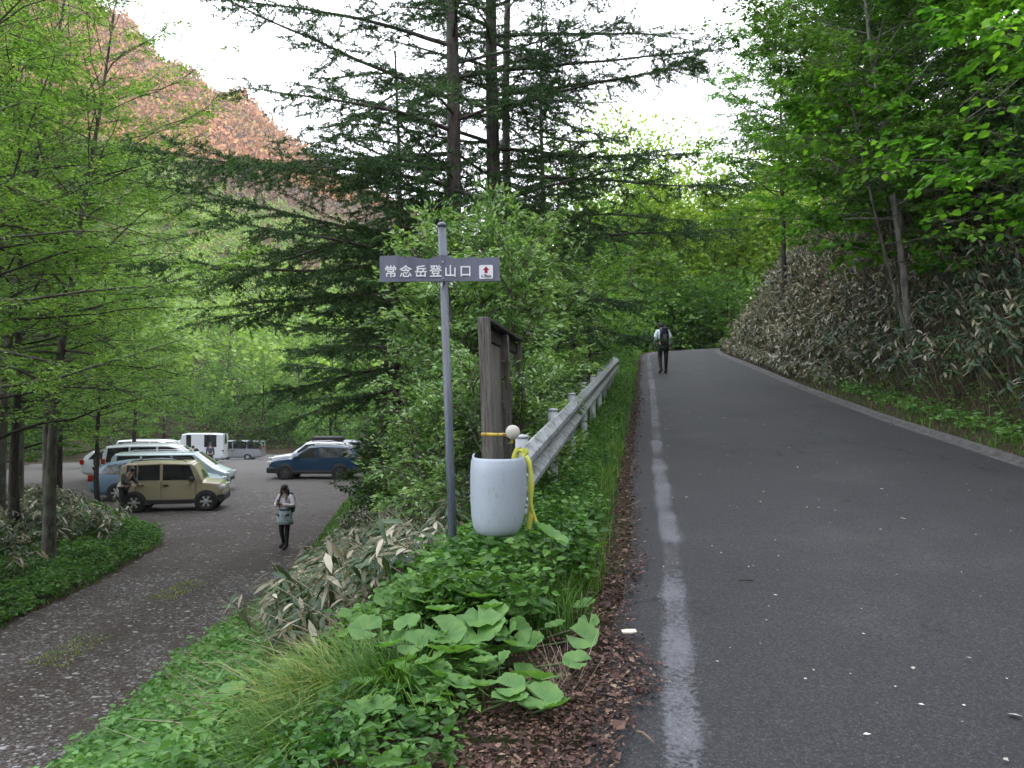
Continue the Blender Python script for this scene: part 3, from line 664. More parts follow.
    for s in (-1, 1):
        for x_ in (xf, xr):
            mb = MB(); yo = W-.02
            M_ = Matrix.Translation((x_, s*(yo+.036), r)) @ Matrix.Rotation(R(90)*(-s), 4, 'X')
            mb.lathe([(.001, -.02), (r+.055, -.02), (r+.065, -.006), (r+.045, .0)] if spec.get('clad') else [(.001, -.02), (r+.04, -.02), (r+.045, -.012), (r+.03, -.008)], 28, M_); mb.build('wheel_arch', m_black, T)
            Mw = Matrix.Translation((x_, s*(yo-.14), r)) @ Matrix.Rotation(R(90)*(-s), 4, 'X')
            wl = MB(); wl.lathe([(r*.62, .0), (r*.94, 0), (r, .03), (r, .175), (r*.95, .20), (r*.66, .195), (r*.64, .17)], 28, Mw); wo_ = wl.build('wheel', m_tyre, T)
            rm_ = MB(); rm_.lathe([(.001, .150), (r*.64, .150), (r*.66, .196), (r*.60, .20), (r*.57, .165)], 24, Mw, mi=1)
            ns = 6
            for k in range(ns):
                a = 2*math.pi*k/ns; ca, sa = math.cos(a), math.sin(a); hw_ = .026
                pts = [(.03, -hw_), (r*.62, -hw_*1.5), (r*.62, hw_*1.5), (.03, hw_)]
                p3 = tr([(px*ca-py*sa, px*sa+py*ca, .165) for px, py in pts], Mw); nv = tr([(0, 0, .03)], Mw)[0]-tr([(0, 0, 0)], Mw)[0]
                rm_.prism(p3, nv, 0)
            rm_.lathe([(.001, .205), (.045, .205), (.055, .195)], 12, Mw)
            rm_.build('rim', [spec.get('rim', m_alloy), m_black], wo_)
    xe = st[-1, 0]
    mb = MB(); mb.box(xe-.10, xe+.012, -.42, .42, .42, .60, ch=.02); mb.build('grille', m_black, T)
    mb = MB(); mb.box(xe+.013, xe+.02, -.16, .16, .36, .46); mb.build('number_plate', m_plate, T)
    mb = MB(); mb.box(st[0, 0]-.02, st[0, 0]-.002, -.16, .16, .62, .75); mb.build('number_plate', m_plate, T)
    if spec.get('clad'):
        mb = MB(); ww = W+.018
        for a, c_ in ((xr+r, xf-r),): mb.box(a, c_, -ww, ww, zb-.02, zb+.13, ch=.02)
        mb.box(xf+r*.3, xe+.035, -W+.03, W-.03, zb+.02, zb+.30, ch=.04); mb.box(st[0, 0]-.03, xr-r*.4, -W+.03, W-.03, zb+.02, zb+.28, ch=.04); mb.build('bumper_cladding', m_black, T)
    if spec.get('rails'):
        a, c_ = spec['rails']
        for s in (-1, 1):
            mb = MB(); yy = s*(W*tw-.12); P_ = [(a, yy, Tt(a)+.0), (a+.12, yy, Tt(a)+.06), ((a+c_)/2, yy, Tt((a+c_)/2)+.07), (c_-.12, yy, Tt(c_)+.06), (c_, yy, Tt(c_)+.0)]
            mb.tube(P_, .018, 6); mb.build('roof_rail', spec.get('rmat', m_chrome), T)
    if spec.get('roofbox'):
        mb = MB(); a, c_, z0_ = spec['roofbox']; mb.box(a, c_, -.42, .42, z0_, z0_+.3, ch=.07); mb.build('roof_box', m_black, T)
    return T
C_beige = paint('beige_paint', (.34, .295, .195), .05); C_blue = paint('blue_paint', (.005, .035, .085)); C_bluegrey = paint('blue_grey_paint', (.15, .24, .36))
C_white = paint('white_paint', (.62, .66, .70), .0); C_silver = paint('silver_paint', (.42, .45, .50), .5); C_grey = paint('grey_silver_paint', (.30, .32, .36), .5); C_teal = paint('pale_teal_paint', (.42, .52, .55), .2)
boxy = dict(L=3.4, W=.74, zb=.28, tw=.90, st=[(-1.70, .95, 1.0, .90), (-1.69, 1.02, 1.25, .95), (-1.60, 1.04, 1.60, .97), (-1.45, 1.04, 1.69, .99), (-.4, 1.03, 1.72, 1), (.62, 1.02, 1.69, 1), (.74, 1.02, 1.62, 1), (1.02, 1.02, 1.06, .99), (1.10, 1.02, 1.02, .98), (1.58, .96, .96, .95), (1.68, .82, .82, .9), (1.70, .60, .60, .88)],
            panes=[(-1.50, -1.42, -1.12, -1.12), (-1.08, -1.08, -.38, -.38), (-.28, -.28, .78, .58)], wind=(1.0, .68), rear=(-1.69, -1.60), wheels=(1.14, -1.18, .33), mirror=.66, mmat=m_black, seams=(-1.15, -.33, .80), handles=(-.98, -.18), clad=True, lz=.80, lx=(-.2, .03), tz=.8, rails=(-1.35, .45), rmat=m_black)
wagon = dict(L=4.7, W=.90, zb=.24, tw=.76, st=[(-2.35, .78, .80, .86), (-2.30, .96, 1.0, .93), (-2.18, 1.0, 1.2, .96), (-1.85, 1.0, 1.44, .98), (-1.2, .98, 1.53, 1), (-.2, .95, 1.56, 1), (.45, .93, 1.50, 1), (1.15, .97, 1.02, .99), (1.3, .98, .98, .98), (2.0, .86, .86, .94), (2.28, .72, .72, .88), (2.35, .5, .5, .82)],
             panes=[(-2.0, -1.72, -1.25, -1.2), (-1.18, -1.14, -.22, -.18), (-.14, -.10, .98, .44)], wind=(1.15, .47), rear=(-2.24, -1.88), wheels=(1.42, -1.32, .33), mirror=.82, seams=(-1.15, -.18, .95), handles=(-1.0, .0), lz=.70, tz=.90)
suv = dict(L=4.62, W=.91, zb=.30, tw=.78, st=[(-2.31, .80, .84, .86), (-2.27, 1.02, 1.06, .93), (-2.15, 1.08, 1.26, .96), (-1.88, 1.08, 1.55, .98), (-1.5, 1.05, 1.64, 1), (-.3, 1.02, 1.68, 1), (.35, 1.0, 1.62, 1), (1.12, 1.04, 1.09, .99), (1.28, 1.06, 1.06, .98), (2.0, .96, .96, .94), (2.24, .82, .82, .88), (2.31, .55, .55, .82)],
           panes=[(-2.02, -1.72, -1.32, -1.25), (-1.25, -1.18, -.28, -.22), (-.20, -.15, .96, .36)], wind=(1.12, .38), rear=(-2.22, -1.92), wheels=(1.42, -1.30, .36), mirror=.80, seams=(-1.2, -.24, .95), handles=(-1.05, -.08), clad=True, lz=.84, tz=.98, rails=(-1.9, .1), rim=m_dalloy)
minivan = dict(L=4.75, W=.87, zb=.22, tw=.86, st=[(-2.37, .9, .95, .9), (-2.35, 1.0, 1.5, .95), (-2.2, 1.0, 1.80, .98), (-1.2, .98, 1.86, 1), (.5, .98, 1.86, 1), (.95, .98, 1.76, 1), (1.72, 1.0, 1.08, .98), (1.85, 1.0, 1.0, .96), (2.25, .84, .84, .92), (2.37, .55, .55, .86)],
               panes=[(-2.18, -2.10, -1.2, -1.2), (-1.12, -1.12, .0, .0), (.1, .1, 1.35, .86)], wind=(1.70, .98), rear=(-2.36, -2.24), wheels=(1.45, -1.45, .33), mirror=1.15, seams=(-1.15, .05, 1.2), handles=(-.2, .25), lz=.74, tz=1.1)
van = dict(L=4.84, W=.85, zb=.22, tw=.92, st=[(-2.42, .9, .98, .9), (-2.40, 1.05, 1.5, .96), (-2.3, 1.08, 1.92, .98), (-1.5, 1.08, 1.98, 1), (1.1, 1.08, 1.98, 1), (1.42, 1.05, 1.88, 1), (2.02, 1.02, 1.12, .98), (2.15, 1.0, 1.0, .97), (2.38, .84, .84, .93), (2.42, .5, .5, .88)],
           panes=[(-2.25, -2.2, -1.0, -1.0), (-.92, -.92, .42, .42), (.52, .52, 1.72, 1.32)], wind=(2.02, 1.48), rear=(-2.41, -2.34), wheels=(1.55, -1.05, .32), mirror=1.45, seams=(.46, 1.5), handles=(.3, .62), lz=.80, tz=1.2)
camper = dict(L=4.9, W=.95, zb=.28, tw=.96, st=[(-2.45, 1.1, 1.6, .97), (-2.44, 1.25, 2.45, 1), (-1.5, 1.25, 2.52, 1), (.6, 1.25, 2.52, 1), (.9, 1.2, 2.45, 1), (1.0, 1.1, 2.0, .98), (1.35, 1.08, 1.88, .96), (1.95, 1.05, 1.15, .95), (2.1, 1.0, 1.0, .94), (2.4, .85, .85, .9), (2.45, .5, .5, .86)],
              panes=[(-1.9, -1.9, -.9, -.9), (.15, .15, .55, .55), (1.05, 1.05, 1.75, 1.35)], wind=(1.94, 1.40), rear=(-2.45, -2.42), wheels=(1.55, -1.3, .33), mirror=1.45, seams=(.9,), handles=(1.1,), lz=.80, tz=1.0)
G = 'cars parked in the gravel lot'
def put(T, px, d, rz=0, dz=0.0):
    x = (px-512)/770*d; T.location = (x, d, float(track_z(np.array([x]), np.array([d]))[0])+dz); T.rotation_euler = (0, 0, R(rz))
put(make_car('compact_car', 'beige boxy mini car with black trim, nearest in the left row', G, C_beige, boxy), 177, 27.4, 12)
put(make_car('station_wagon', 'blue grey wagon just behind the beige mini car', G, C_bluegrey, wagon), 161.5, 30.6, 9)
put(make_car('minivan', 'pale teal silver wagon parked second behind the beige mini car', G, C_teal, dict(minivan, st=[(a, b_, min(c_, 1.66) if c_ > 1.2 else c_, e) for a, b_, c_, e in minivan['st']], rails=(-2.0, .5))), 176, 33.4, 9)
put(make_car('minivan', 'tall minivan with pale roof and long dark windows in the left row', G, C_white, dict(minivan, rails=(-2.0, .5))), 162, 36.6, 8)
put(make_car('station_wagon', 'white car whose rear sticks out at the far left of the row', G, C_white, wagon), 138, 38.9, 8)
put(make_car('minivan', 'white minivan with sloping windscreen facing right before the camper', G, C_white, minivan), 158, 47, -12)
put(make_car('camper_van', 'white high-roofed camper van with side windows at the back of the lot', G, C_white, camper), 196.5, 66, 188)
put(make_car('van', 'silver passenger van parked alone at the back of the lot', G, C_grey, van), 240.5, 79, 181)
put(make_car('suv', 'dark blue sport utility car parked at the right side of the lot', G, C_blue, suv), 318.5, 39.3, 181)
put(make_car('minivan', 'white car with dark roof load directly behind the blue sport utility car', G, C_white, dict(suv, st=[(a, b_, c_*1.04 if c_ > 1.2 else c_, e) for a, b_, c_, e in suv['st']], clad=False, roofbox=(-1.6, .1, 1.72), rim=m_alloy)), 315, 43.2, 184)
put(make_car('minivan', 'white minivan with bright roof furthest back on the right side', G, C_silver, minivan), 326, 47.5, 186)

# ------------------------------------------------------------------ people
m_skin = plain('skin', (.42, .27, .20), .55); m_hair = plain('black_hair', (.010, .009, .010), .5, noise=.3, nscale=40)
m_pink = plain('pale_pink_shirt', (.72, .66, .73), .85, noise=.08); m_blackc = plain('black_cloth', (.012, .012, .016), .85, noise=.2)
m_skirt = dirty('pale_blue_print', (.40, .50, .54), (.16, .20, .24), .5, .56, (14, 14, 14), .9)
m_mint = plain('pale_mint_jacket', (.62, .74, .74), .7, noise=.08); m_navy = plain('navy_pack', (.012, .016, .035), .8, noise=.25, nscale=30)
m_shoe = plain('dark_shoe', (.02, .018, .017), .7); m_dkj = plain('dark_jacket', (.018, .020, .026), .8, noise=.2); m_teal = plain('dark_teal_vest', (.02, .07, .08), .8); m_graypk = plain('grey_pack_panel', (.22, .20, .24), .8)
def skin_obj(name, joints, edges, radii, mat, parent, sub=2, extra=None):
    me = bpy.data.meshes.new(name); keys = list(joints); idx = {k: i for i, k in enumerate(keys)}
    me.from_pydata([joints[k] for k in keys], [(idx[a], idx[b_]) for a, b_ in edges], [])
    o = bpy.data.objects.new(name, me); COL.objects.link(o)
    o.modifiers.new('skin', 'SKIN')
    if not me.skin_vertices: me.skin_vertices.new()
    for k in keys:
        r = radii[k]; r = (r, r) if not isinstance(r, tuple) else r; me.skin_vertices[0].data[idx[k]].radius = r
    me.skin_vertices[0].data[0].use_root = True
    s = o.modifiers.new('sub', 'SUBSURF'); s.levels = s.render_levels = sub
    bpy.context.view_layer.update()
    nm = bpy.data.meshes.new_from_object(o.evaluated_get(bpy.context.evaluated_depsgraph_get())); nm.name = name
    bpy.data.objects.remove(o)
    V = np.array([v.co[:] for v in nm.vertices]); Fc = [list(p.vertices) for p in nm.polygons]
    mb = MB(); mb.add(V, Fc, 0, True)
    if extra: extra(mb)
    return mb.build(name, mat, parent)
def person(label, loc, rz, hgt, J, top_mat, leg_mat, hair='long', skirt=None, hat=None, sleeves=True, vest=None, group=None, boots=m_shoe):
    """J: joint positions for a 1.7 m figure facing -y; x is the figure's side"""
    T = thing('person', label, 'person', loc, rz, group); k = hgt/1.7
    J = {n: tuple(np.array(p)*k) for n, p in J.items()}
    ed = [('pel', 'spi'), ('spi', 'che'), ('che', 'nec'), ('nec', 'hdb'), ('hdb', 'hdm'), ('hdm', 'hdt')]
    rad = dict(pel=(.13*k, .10*k), spi=(.115*k, .09*k), che=(.14*k, .10*k), nec=.055*k, hdb=(.062*k, .07*k), hdm=(.078*k, .092*k), hdt=(.055*k, .065*k))
    for s in 'lr':
        ed += [('che', s+'sh'), (s+'sh', s+'el'), (s+'el', s+'wr'), (s+'wr', s+'pa'), ('pel', s+'hi'), (s+'hi', s+'kn'), (s+'kn', s+'an'), (s+'an', s+'to')]
        rad.update({s+'sh': .058*k, s+'el': .042*k, s+'wr': .028*k, s+'pa': (.036*k, .018*k), s+'hi': .088*k, s+'kn': .056*k, s+'an': .038*k, s+'to': .032*k})
    hd = np.array(J['hdm']); fdir = unit(np.array(J['nose'])-hd) if 'nose' in J else np.array([0, -1., 0]); del_n = J.pop('nose', None)
    def extra(mb):
        for s in 'lr':      # five fingers of unequal length, slightly curled
            w_ = np.array(J[s+'wr']); p_ = np.array(J[s+'pa']); a = unit(p_-w_); sdv = unit(np.cross(a, np.array([.3, 1, .2]))); dn = np.cross(a, sdv)
            for q, (o_, ln) in enumerate(((-.027, .055), (-.009, .066), (.009, .062), (.026, .048))):
                b_ = p_+sdv*o_*k+a*.01; mb.tube([b_, b_+a*ln*.5*k, b_+(a*ln*.85+dn*.02)*k, b_+(a*ln*.95+dn*.04)*k], np.array([.0095, .009, .008, .006])*k, 6)
            b_ = w_+a*.02*k; mb.tube([b_, b_+(a*.03+sdv*-.035)*k, b_+(a*.06-sdv*.045+dn*.01)*k], np.array([.012, .011, .007])*k, 6)
        up = unit(np.array(J['hdt'])-np.array(J['hdb'])); sv = np.cross(fdir, up)
        mb.ico(hd+fdir*.098*k-up*.015*k, (.014*k, .02*k, .022*k))
        for e in (-1, 1): mb.ico(hd+sv*e*.083*k-up*.01*k, (.012*k, .02*k, .03*k))
    body = skin_obj('body', J, ed, rad, m_skin, T, 2, extra)
    up = unit(np.array(J['hdt'])-np.array(J['hdb'])); sv = np.cross(fdir, up)
    mb = MB()
    for e in (-1, 1): mb.ico(hd+fdir*.086*k+sv*e*.032*k+up*.008*k, .011*k, 0, 8, 6)
    mb.ico(hd+fdir*.088*k-up*.055*k, (.024*k, .01*k, .006*k), 0, 8, 5); mb.build('eyes_and_mouth', m_hair, body)
    # top: torso and sleeves
    def sub(names, edges, grow, tweak=None):
        jj = {n: J[n] for n in names}; rr = {}
        for n in names:
            r_ = rad[n]; rr[n] = (r_[0]+grow*k, r_[1]+grow*k) if isinstance(r_, tuple) else r_+grow*k
        if tweak: jj, rr = tweak(jj, rr)
        return jj, edges, rr
    names = ['pel', 'spi', 'che']; eds = [('pel', 'spi'), ('spi', 'che')]
    if sleeves:
        for s in 'lr': names += [s+'sh', s+'el', s+'wr']; eds += [('che', s+'sh'), (s+'sh', s+'el'), (s+'el', s+'wr')]
    else:
        for s in 'lr': names += [s+'sh']; eds += [('che', s+'sh')]
    jj, e_, rr = sub(names, eds, .022)
    skin_obj('jacket', jj, e_, rr, top_mat, T)
    names = ['pel']; eds = []
    for s in 'lr': names += [s+'hi', s+'kn', s+'an']; eds += [('pel', s+'hi'), (s+'hi', s+'kn'), (s+'kn', s+'an')]
    jj, e_, rr = sub(names, eds, .012)
    skin_obj('trousers', jj, e_, rr, leg_mat, T)
    for s in 'lr':
        an = np.array(J[s+'an']); to = np.array(J[s+'to']); mb = MB(); a = to-an; a[2] = 0; a = unit(a)
        P_ = [an+(0, 0, .06*k), an-a*.02*k+(0, 0, 0), an+a*.08*k+(0, 0, -.025*k), to+a*.03*k]
        mb.tube(P_, np.array([.055, .058, .05, .036])*k, 10); mb.build('boot', boots, T)
    if hair:
        mb = MB(); mb.ico(hd-fdir*.018*k+up*.028*k, (.094*k, .103*k, .108*k), 0, 14, 9)
        if hair == 'long':
            for e in (-1, 1): mb.tube([hd+sv*e*.07*k+up*.04*k, hd+sv*e*.09*k-up*.05*k, hd+sv*e*.095*k-up*.16*k+fdir*.03*k, hd+sv*e*.08*k-up*.24*k+fdir*.05*k], np.array([.04, .048, .042, .012])*k, 8)
            mb.tube([hd-fdir*.06*k, hd-fdir*.09*k-up*.12*k, hd-fdir*.09*k-up*.22*k], np.array([.07, .075, .03])*k, 8)
        mb.build('hair', m_hair, T)
    if hat:
        M_ = Matrix.Translation(Vector(hd+up*.05*k))
        mb = MB(); mb.lathe([(.105*k, .0), (.108*k, .03*k), (.10*k, .075*k), (.06*k, .10*k), (.002, .105*k)], 16, M_); pk = hd+up*.055*k+fdir*.12*k
        mb.prism([pk-sv*.07*k-fdir*.05*k, pk-sv*.05*k+fdir*.04*k, pk+sv*.05*k+fdir*.04*k, pk+sv*.07*k-fdir*.05*k], up*.012*k); mb.build('cap', hat, T)
    if skirt:
        z0 = J['pel'][2]; mb = MB(); mb.lathe([(.16*k, z0+.10*k), (.185*k, z0), (.215*k, z0-.16*k), (.235*k, z0-.27*k), (.225*k, z0-.272*k), (.17*k, z0-.02)], 20, Matrix.Diagonal((1, .78, 1, 1))); mb.build('skirt', skirt, T)
    if vest:
        mb = MB(); c = np.array(J['che'])
        for e in (-1, 1): mb.tube([c+np.array((e*.10, .09, .14))*k, c+np.array((e*.105, -.05, .155))*k, c+np.array((e*.10, -.135, .03))*k, c+np.array((e*.11, -.13, -.12))*k, c+np.array((e*.14, -.02, -.22))*k], .022*k, 6)
        mb.tube([c+np.array((-.15, -.05, -.26))*k, c+np.array((0, -.155, -.26))*k, c+np.array((.15, -.05, -.26))*k], .026*k, 6); mb.build('shoulder_straps', vest, T)
    return T, J
def stand(): return dict(pel=(0, 0, .93), spi=(0, 0, 1.10), che=(0, .01, 1.30), nec=(0, .01, 1.45), hdb=(0, -.005, 1.52), hdm=(0, -.02, 1.60), hdt=(0, -.01, 1.68),
    lsh=(.17, .01, 1.38), lel=(.22, .02, 1.12), lwr=(.23, -.04, .88), lpa=(.23, -.05, .80), rsh=(-.17, .01, 1.38), rel=(-.22, .02, 1.12), rwr=(-.23, -.04, .88), rpa=(-.23, -.05, .80),
    lhi=(.09, 0, .86), lkn=(.10, -.01, .48), lan=(.10, .02, .09), lto=(.12, -.13, .035), rhi=(-.09, 0, .86), rkn=(-.10, -.01, .48), ran=(-.10, .02, .09), rto=(-.12, -.13, .035))
def at(px, d): 
    x = (px-512)/770*d; return x
# woman walking up the track, looking at the phone in her hands
J = stand(); J.update(hdm=(0, -.035, 1.585), hdt=(0, -.05, 1.67), nose=(0, -.14, 1.545), lel=(.27, -.02, 1.14), lwr=(.07, -.26, 1.20), lpa=(.02, -.30, 1.235), rel=(-.27, -.02, 1.14), rwr=(-.08, -.26, 1.19), rpa=(-.03, -.31, 1.225),
    lhi=(.08, 0, .86), rhi=(-.08, 0, .86), lkn=(.085, -.03, .48), lan=(.075, -.04, .09), lto=(.09, -.18, .035), rkn=(-.085, -.04, .49), ran=(-.07, .06, .12), rto=(-.08, -.07, .035))
d = 19.9; x = at(286, d); z = float(track_z(np.array([x]), np.array([d]))[0])
person('woman in pale pink top, patterned skirt and black leggings looking at her phone', (x, d, z), R(-16), 1.64, J, m_pink, m_blackc, 'long', skirt=m_skirt, vest=m_teal)
c, s = math.cos(R(-16)), math.sin(R(-16)); k = 1.64/1.7
def loc_w(p): return (x+(p[0]*c-p[1]*s)*k, d+(p[0]*s+p[1]*c)*k, z+p[2]*k)
mb = MB(); mb.box(-.037, .037, -.005, .005, -.075, .075, ch=.003); o = mb.build('phone', m_black); o.location = loc_w((-.005, -.335, 1.275)); o.rotation_euler = (R(-35), 0, R(-16)); tag(o, 'black phone held up by the woman on the track', 'phone')
def pack(name, label, loc, rz, k=1.0, tilt=0, panel=None, body=m_navy):
    T = thing(name, label, 'backpack', loc, rz, rx=tilt)
    mb = MB(); prof = [(-.13, -.06), (-.165, .06), (-.17, .24), (-.16, .40), (-.12, .50), (0, .53), (.12, .50), (.16, .40), (.17, .24), (.165, .06), (.13, -.06)]
    nn = len(prof); v = []
    for yy, g in ((0, .9), (.05, 1.), (.16, 1.), (.22, .86)): v += [(a*g*k, yy*k, (b_*g+.01)*k) for a, b_ in prof]
    F = [[r_*nn+j, r_*nn+(j+1) % nn, (r_+1)*nn+(j+1) % nn, (r_+1)*nn+j] for r_ in range(3) for j in range(nn)]+[list(range(nn))[::-1], [3*nn+j for j in range(nn)]]
    mb.add(v, F, 0, True); mb.build('pack_body', body, T)
    mb = MB(); mb.ico((0, .11*k, .55*k), (.13*k, .10*k, .06*k)); mb.build('top_lid', body, T)
    mb = MB(); mb.box(-.07*k, .07*k, .205*k, .24*k, .10*k, .34*k, ch=.02*k); mb.build('front_pocket', panel or m_graypk, T)
    mb = MB()
    for e in (-1, 1): mb.tube([(e*.10*k, 0, .46*k), (e*.11*k, -.12*k, .47*k), (e*.12*k, -.235*k, .34*k), (e*.13*k, -.20*k, .14*k), (e*.14*k, -.02*k, .02*k)], .02*k, 6)
    mb.build('shoulder_strap', body, T)
    return T
pack('backpack', 'dark teal backpack on the back of the woman on the track', loc_w((0, .13, .98)), R(-16), .8, body=m_teal)
# hiker walking away up the road, bent forward under the pack
J = stand(); J.update(spi=(0, -.03, 1.09), che=(0, -.10, 1.27), nec=(0, -.18, 1.40), hdb=(0, -.22, 1.45), hdm=(0, -.26, 1.51), hdt=(0, -.27, 1.59), nose=(0, -.36, 1.44), lsh=(.17, -.10, 1.35), lel=(.25, -.02, 1.13), lwr=(.24, -.10, .92), lpa=(.235, -.13, .84),
    rsh=(-.17, -.10, 1.35), rel=(-.25, -.03, 1.12), rwr=(-.24, -.12, .91), rpa=(-.235, -.15, .83), lkn=(.10, -.04, .48), lan=(.09, .08, .11), lto=(.10, -.05, .035), rkn=(-.10, -.06, .48), ran=(-.10, -.10, .09), rto=(-.11, -.24, .035))
d = 25.6; x = at(663.5, d); zz = float(np.interp(d, ZR_Y, ZR_Z))+.015
person('hiker in pale mint jacket and black trousers walking up the road', (x, d, zz), R(180), 1.78, J, m_mint, m_blackc, 'short', hat=m_dkj)
pack('backpack', 'navy backpack with grey pocket carried by the hiker on the road', (x+.0, d+.0, zz+1.03), R(180), .84, tilt=R(-0))
bpy.data.objects['backpack.001'].location = (x, d-.03, zz+1.08); bpy.data.objects['backpack.001'].rotation_euler = (R(-18), 0, R(180))
# person leaning in at the rear of the beige car
J = stand(); J.update(spi=(0, -.06, 1.09), che=(0, -.15, 1.26), nec=(0, -.24, 1.38), hdb=(0, -.28, 1.43), hdm=(0, -.32, 1.49), hdt=(0, -.33, 1.57), nose=(0, -.42, 1.42), lsh=(.17, -.15, 1.33), lel=(.22, -.28, 1.10), lwr=(.16, -.48, 1.02), lpa=(.15, -.55, 1.0), rsh=(-.17, -.15, 1.33), rel=(-.22, -.28, 1.10), rwr=(-.16, -.48, 1.02), rpa=(-.15, -.55, 1.0))
d = 26.0; x = at(125, d); z = hz(x, d)
person('person in dark clothes leaning over at the back of the beige mini car', (x, d, max(z, lot_z(d))), R(75), 1.68, J, m_dkj, m_blackc, 'short')
T = thing('bag', 'pale cloth bag hanging at the rear of the beige mini car', 'bag', (at(122.5, 26.0), 26.0, -1.12)); mb = MB(); mb.lathe([(.02, -.27), (.11, -.24), (.14, -.12), (.12, .02), (.05, .10), (.02, .12)], 12); mb.build('sack', plain('pale_cloth', (.5, .5, .47), .9), T)
mb = MB(); mb.tube([(.0, 0, .10), (.12, 0, .24), (.26, 0, .30)], .012, 6); mb.build('strap', m_black, T)
J = stand(); d = 34; x = at(98, d); z = hz(x, d)
person('person in black standing under the trees left of the parked cars', (x, d, z-.0), R(100), 1.74, J, m_blackc, m_blackc, 'short')
d = 50; x = at(200, d); z = float(track_z(np.array([x]), np.array([d]))[0])
person('person in dark jacket bending beside the white camper van', (x, d, z), R(-80), 1.68, {**stand(), **dict(spi=(0, -.06, 1.07), che=(0, -.2, 1.2), nec=(0, -.3, 1.3), hdb=(0, -.34, 1.34), hdm=(0, -.39, 1.39), hdt=(0, -.42, 1.46), lsh=(.17, -.2, 1.27), rsh=(-.17, -.2, 1.27), lel=(.2, -.3, 1.02), rel=(-.2, -.3, 1.02), lwr=(.17, -.4, .8), rwr=(-.17, -.4, .8), lpa=(.17, -.42, .73), rpa=(-.17, -.42, .73))}, m_dkj, m_blackc, 'short')
x2 = at(209, d); person('person in purple grey jacket standing beside the white camper van', (x2, d+.3, z), R(30), 1.66, stand(), plain('plum_jacket', (.06, .05, .09), .8), m_blackc, 'short')
# ------------------------------------------------------------------ plants: materials
g = lambda r_, g_, b_: (r_, g_, b_)
M_light = leafmat('leaf_light_green', [(0, (.06, .13, .026)), (.5, (.13, .25, .05)), (1, (.27, .43, .11))], trans=.45, clump=.25, cscale=.5)
M_mid = leafmat('leaf_mid_green', [(0, (.035, .095, .018)), (.5, (.08, .18, .03)), (1, (.17, .33, .065))], trans=.42, clump=.3, cscale=.45)
M_dark = leafmat('leaf_dark_green', [(0, (.012, .040, .013)), (.5, (.020, .060, .018)), (1, (.035, .085, .025))], clump=.25, cscale=.5)
M_yellow = leafmat('leaf_yellow_green', [(0, (.13, .22, .02)), (.5, (.22, .35, .035)), (1, (.36, .48, .08))], trans=.45, clump=.25, cscale=.35)
M_shrub = leafmat('leaf_shrub_pale', [(0, (.06, .14, .03)), (.5, (.15, .28, .08)), (1, (.36, .50, .24))], clump=.25, cscale=1.2, rough=.35, spec=.5)
M_maple = leafmat('leaf_maple', [(0, (.04, .12, .012)), (.6, (.09, .24, .025)), (1, (.20, .42, .045))], trans=.5, clump=.25, cscale=.7)
M_needle = leafmat('larch_needles', [(0, (.022, .065, .02)), (.5, (.042, .105, .03)), (1, (.09, .19, .05))], trans=.2, clump=.25, cscale=.5)
M_sasa = leafmat('bamboo_leaf', [(0, (.025, .05, .024)), (.28, (.05, .085, .04)), (.46, (.09, .085, .05)), (.62, (.16, .13, .08)), (.79, (.28, .245, .17)), (.92, (.44, .41, .32)), (1, (.60, .57, .48))], trans=.15, rough=.42, clump=.25, cscale=.45)
M_sasag = leafmat('bamboo_leaf_green', [(0, (.024, .055, .028)), (.6, (.05, .105, .05)), (.80, (.10, .11, .055)), (.92, (.28, .25, .17)), (1, (.52, .48, .39))], trans=.15, rough=.42, clump=.2, cscale=.6)
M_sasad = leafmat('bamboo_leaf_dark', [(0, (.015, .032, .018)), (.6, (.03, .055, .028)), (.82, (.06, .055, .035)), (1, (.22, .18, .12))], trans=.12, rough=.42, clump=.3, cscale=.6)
M_herb = leafmat('herb_leaf', [(0, (.03, .09, .016)), (.5, (.065, .165, .03)), (1, (.14, .29, .07))], clump=.25, cscale=1.5)
M_herbl = leafmat('bright_herb_leaf', [(0, (.06, .15, .03)), (.5, (.11, .25, .06)), (1, (.19, .36, .12))], clump=.2, cscale=1.5)
M_grass = leafmat('grass_blade', [(0, (.04, .11, .018)), (.6, (.08, .18, .03)), (1, (.17, .29, .065))], clump=.25, cscale=1.0)
M_sedge = leafmat('sedge_blade', [(0, (.07, .14, .025)), (.5, (.15, .24, .045)), (.8, (.28, .34, .09)), (1, (.48, .44, .22))], clump=.15, cscale=2)
M_straw = leafmat('dry_straw', [(0, (.16, .13, .09)), (.5, (.32, .27, .19)), (1, (.50, .45, .36))], trans=0, rough=.7)
M_litter = leafmat('leaf_litter', [(0, (.025, .014, .012)), (.5, (.07, .035, .027)), (.82, (.13, .075, .055)), (1, (.26, .18, .13))], trans=0, rough=.75)
M_fuki = leafmat('butterbur_leaf', [(0, (.08, .19, .045)), (1, (.13, .27, .075))], clump=.2, cscale=12, rough=.5)
m_, nt_, N_, L_ = M_fuki, M_fuki.node_tree, M_fuki.node_tree.nodes, M_fuki.node_tree.links
tc_ = N_.new('ShaderNodeTexCoord'); sp_ = N_.new('ShaderNodeSeparateXYZ'); L_.new(tc_.outputs['Object'], sp_.inputs[0])
at_ = nd(N_, 'ShaderNodeMath', operation='ARCTAN2'); L_.new(sp_.outputs['Y'], at_.inputs[0]); L_.new(sp_.outputs['X'], at_.inputs[1])
mu_ = nd(N_, 'ShaderNodeMath', operation='MULTIPLY'); L_.new(at_.outputs[0], mu_.inputs[0]); mu_.inputs[1].default_value = 5.5
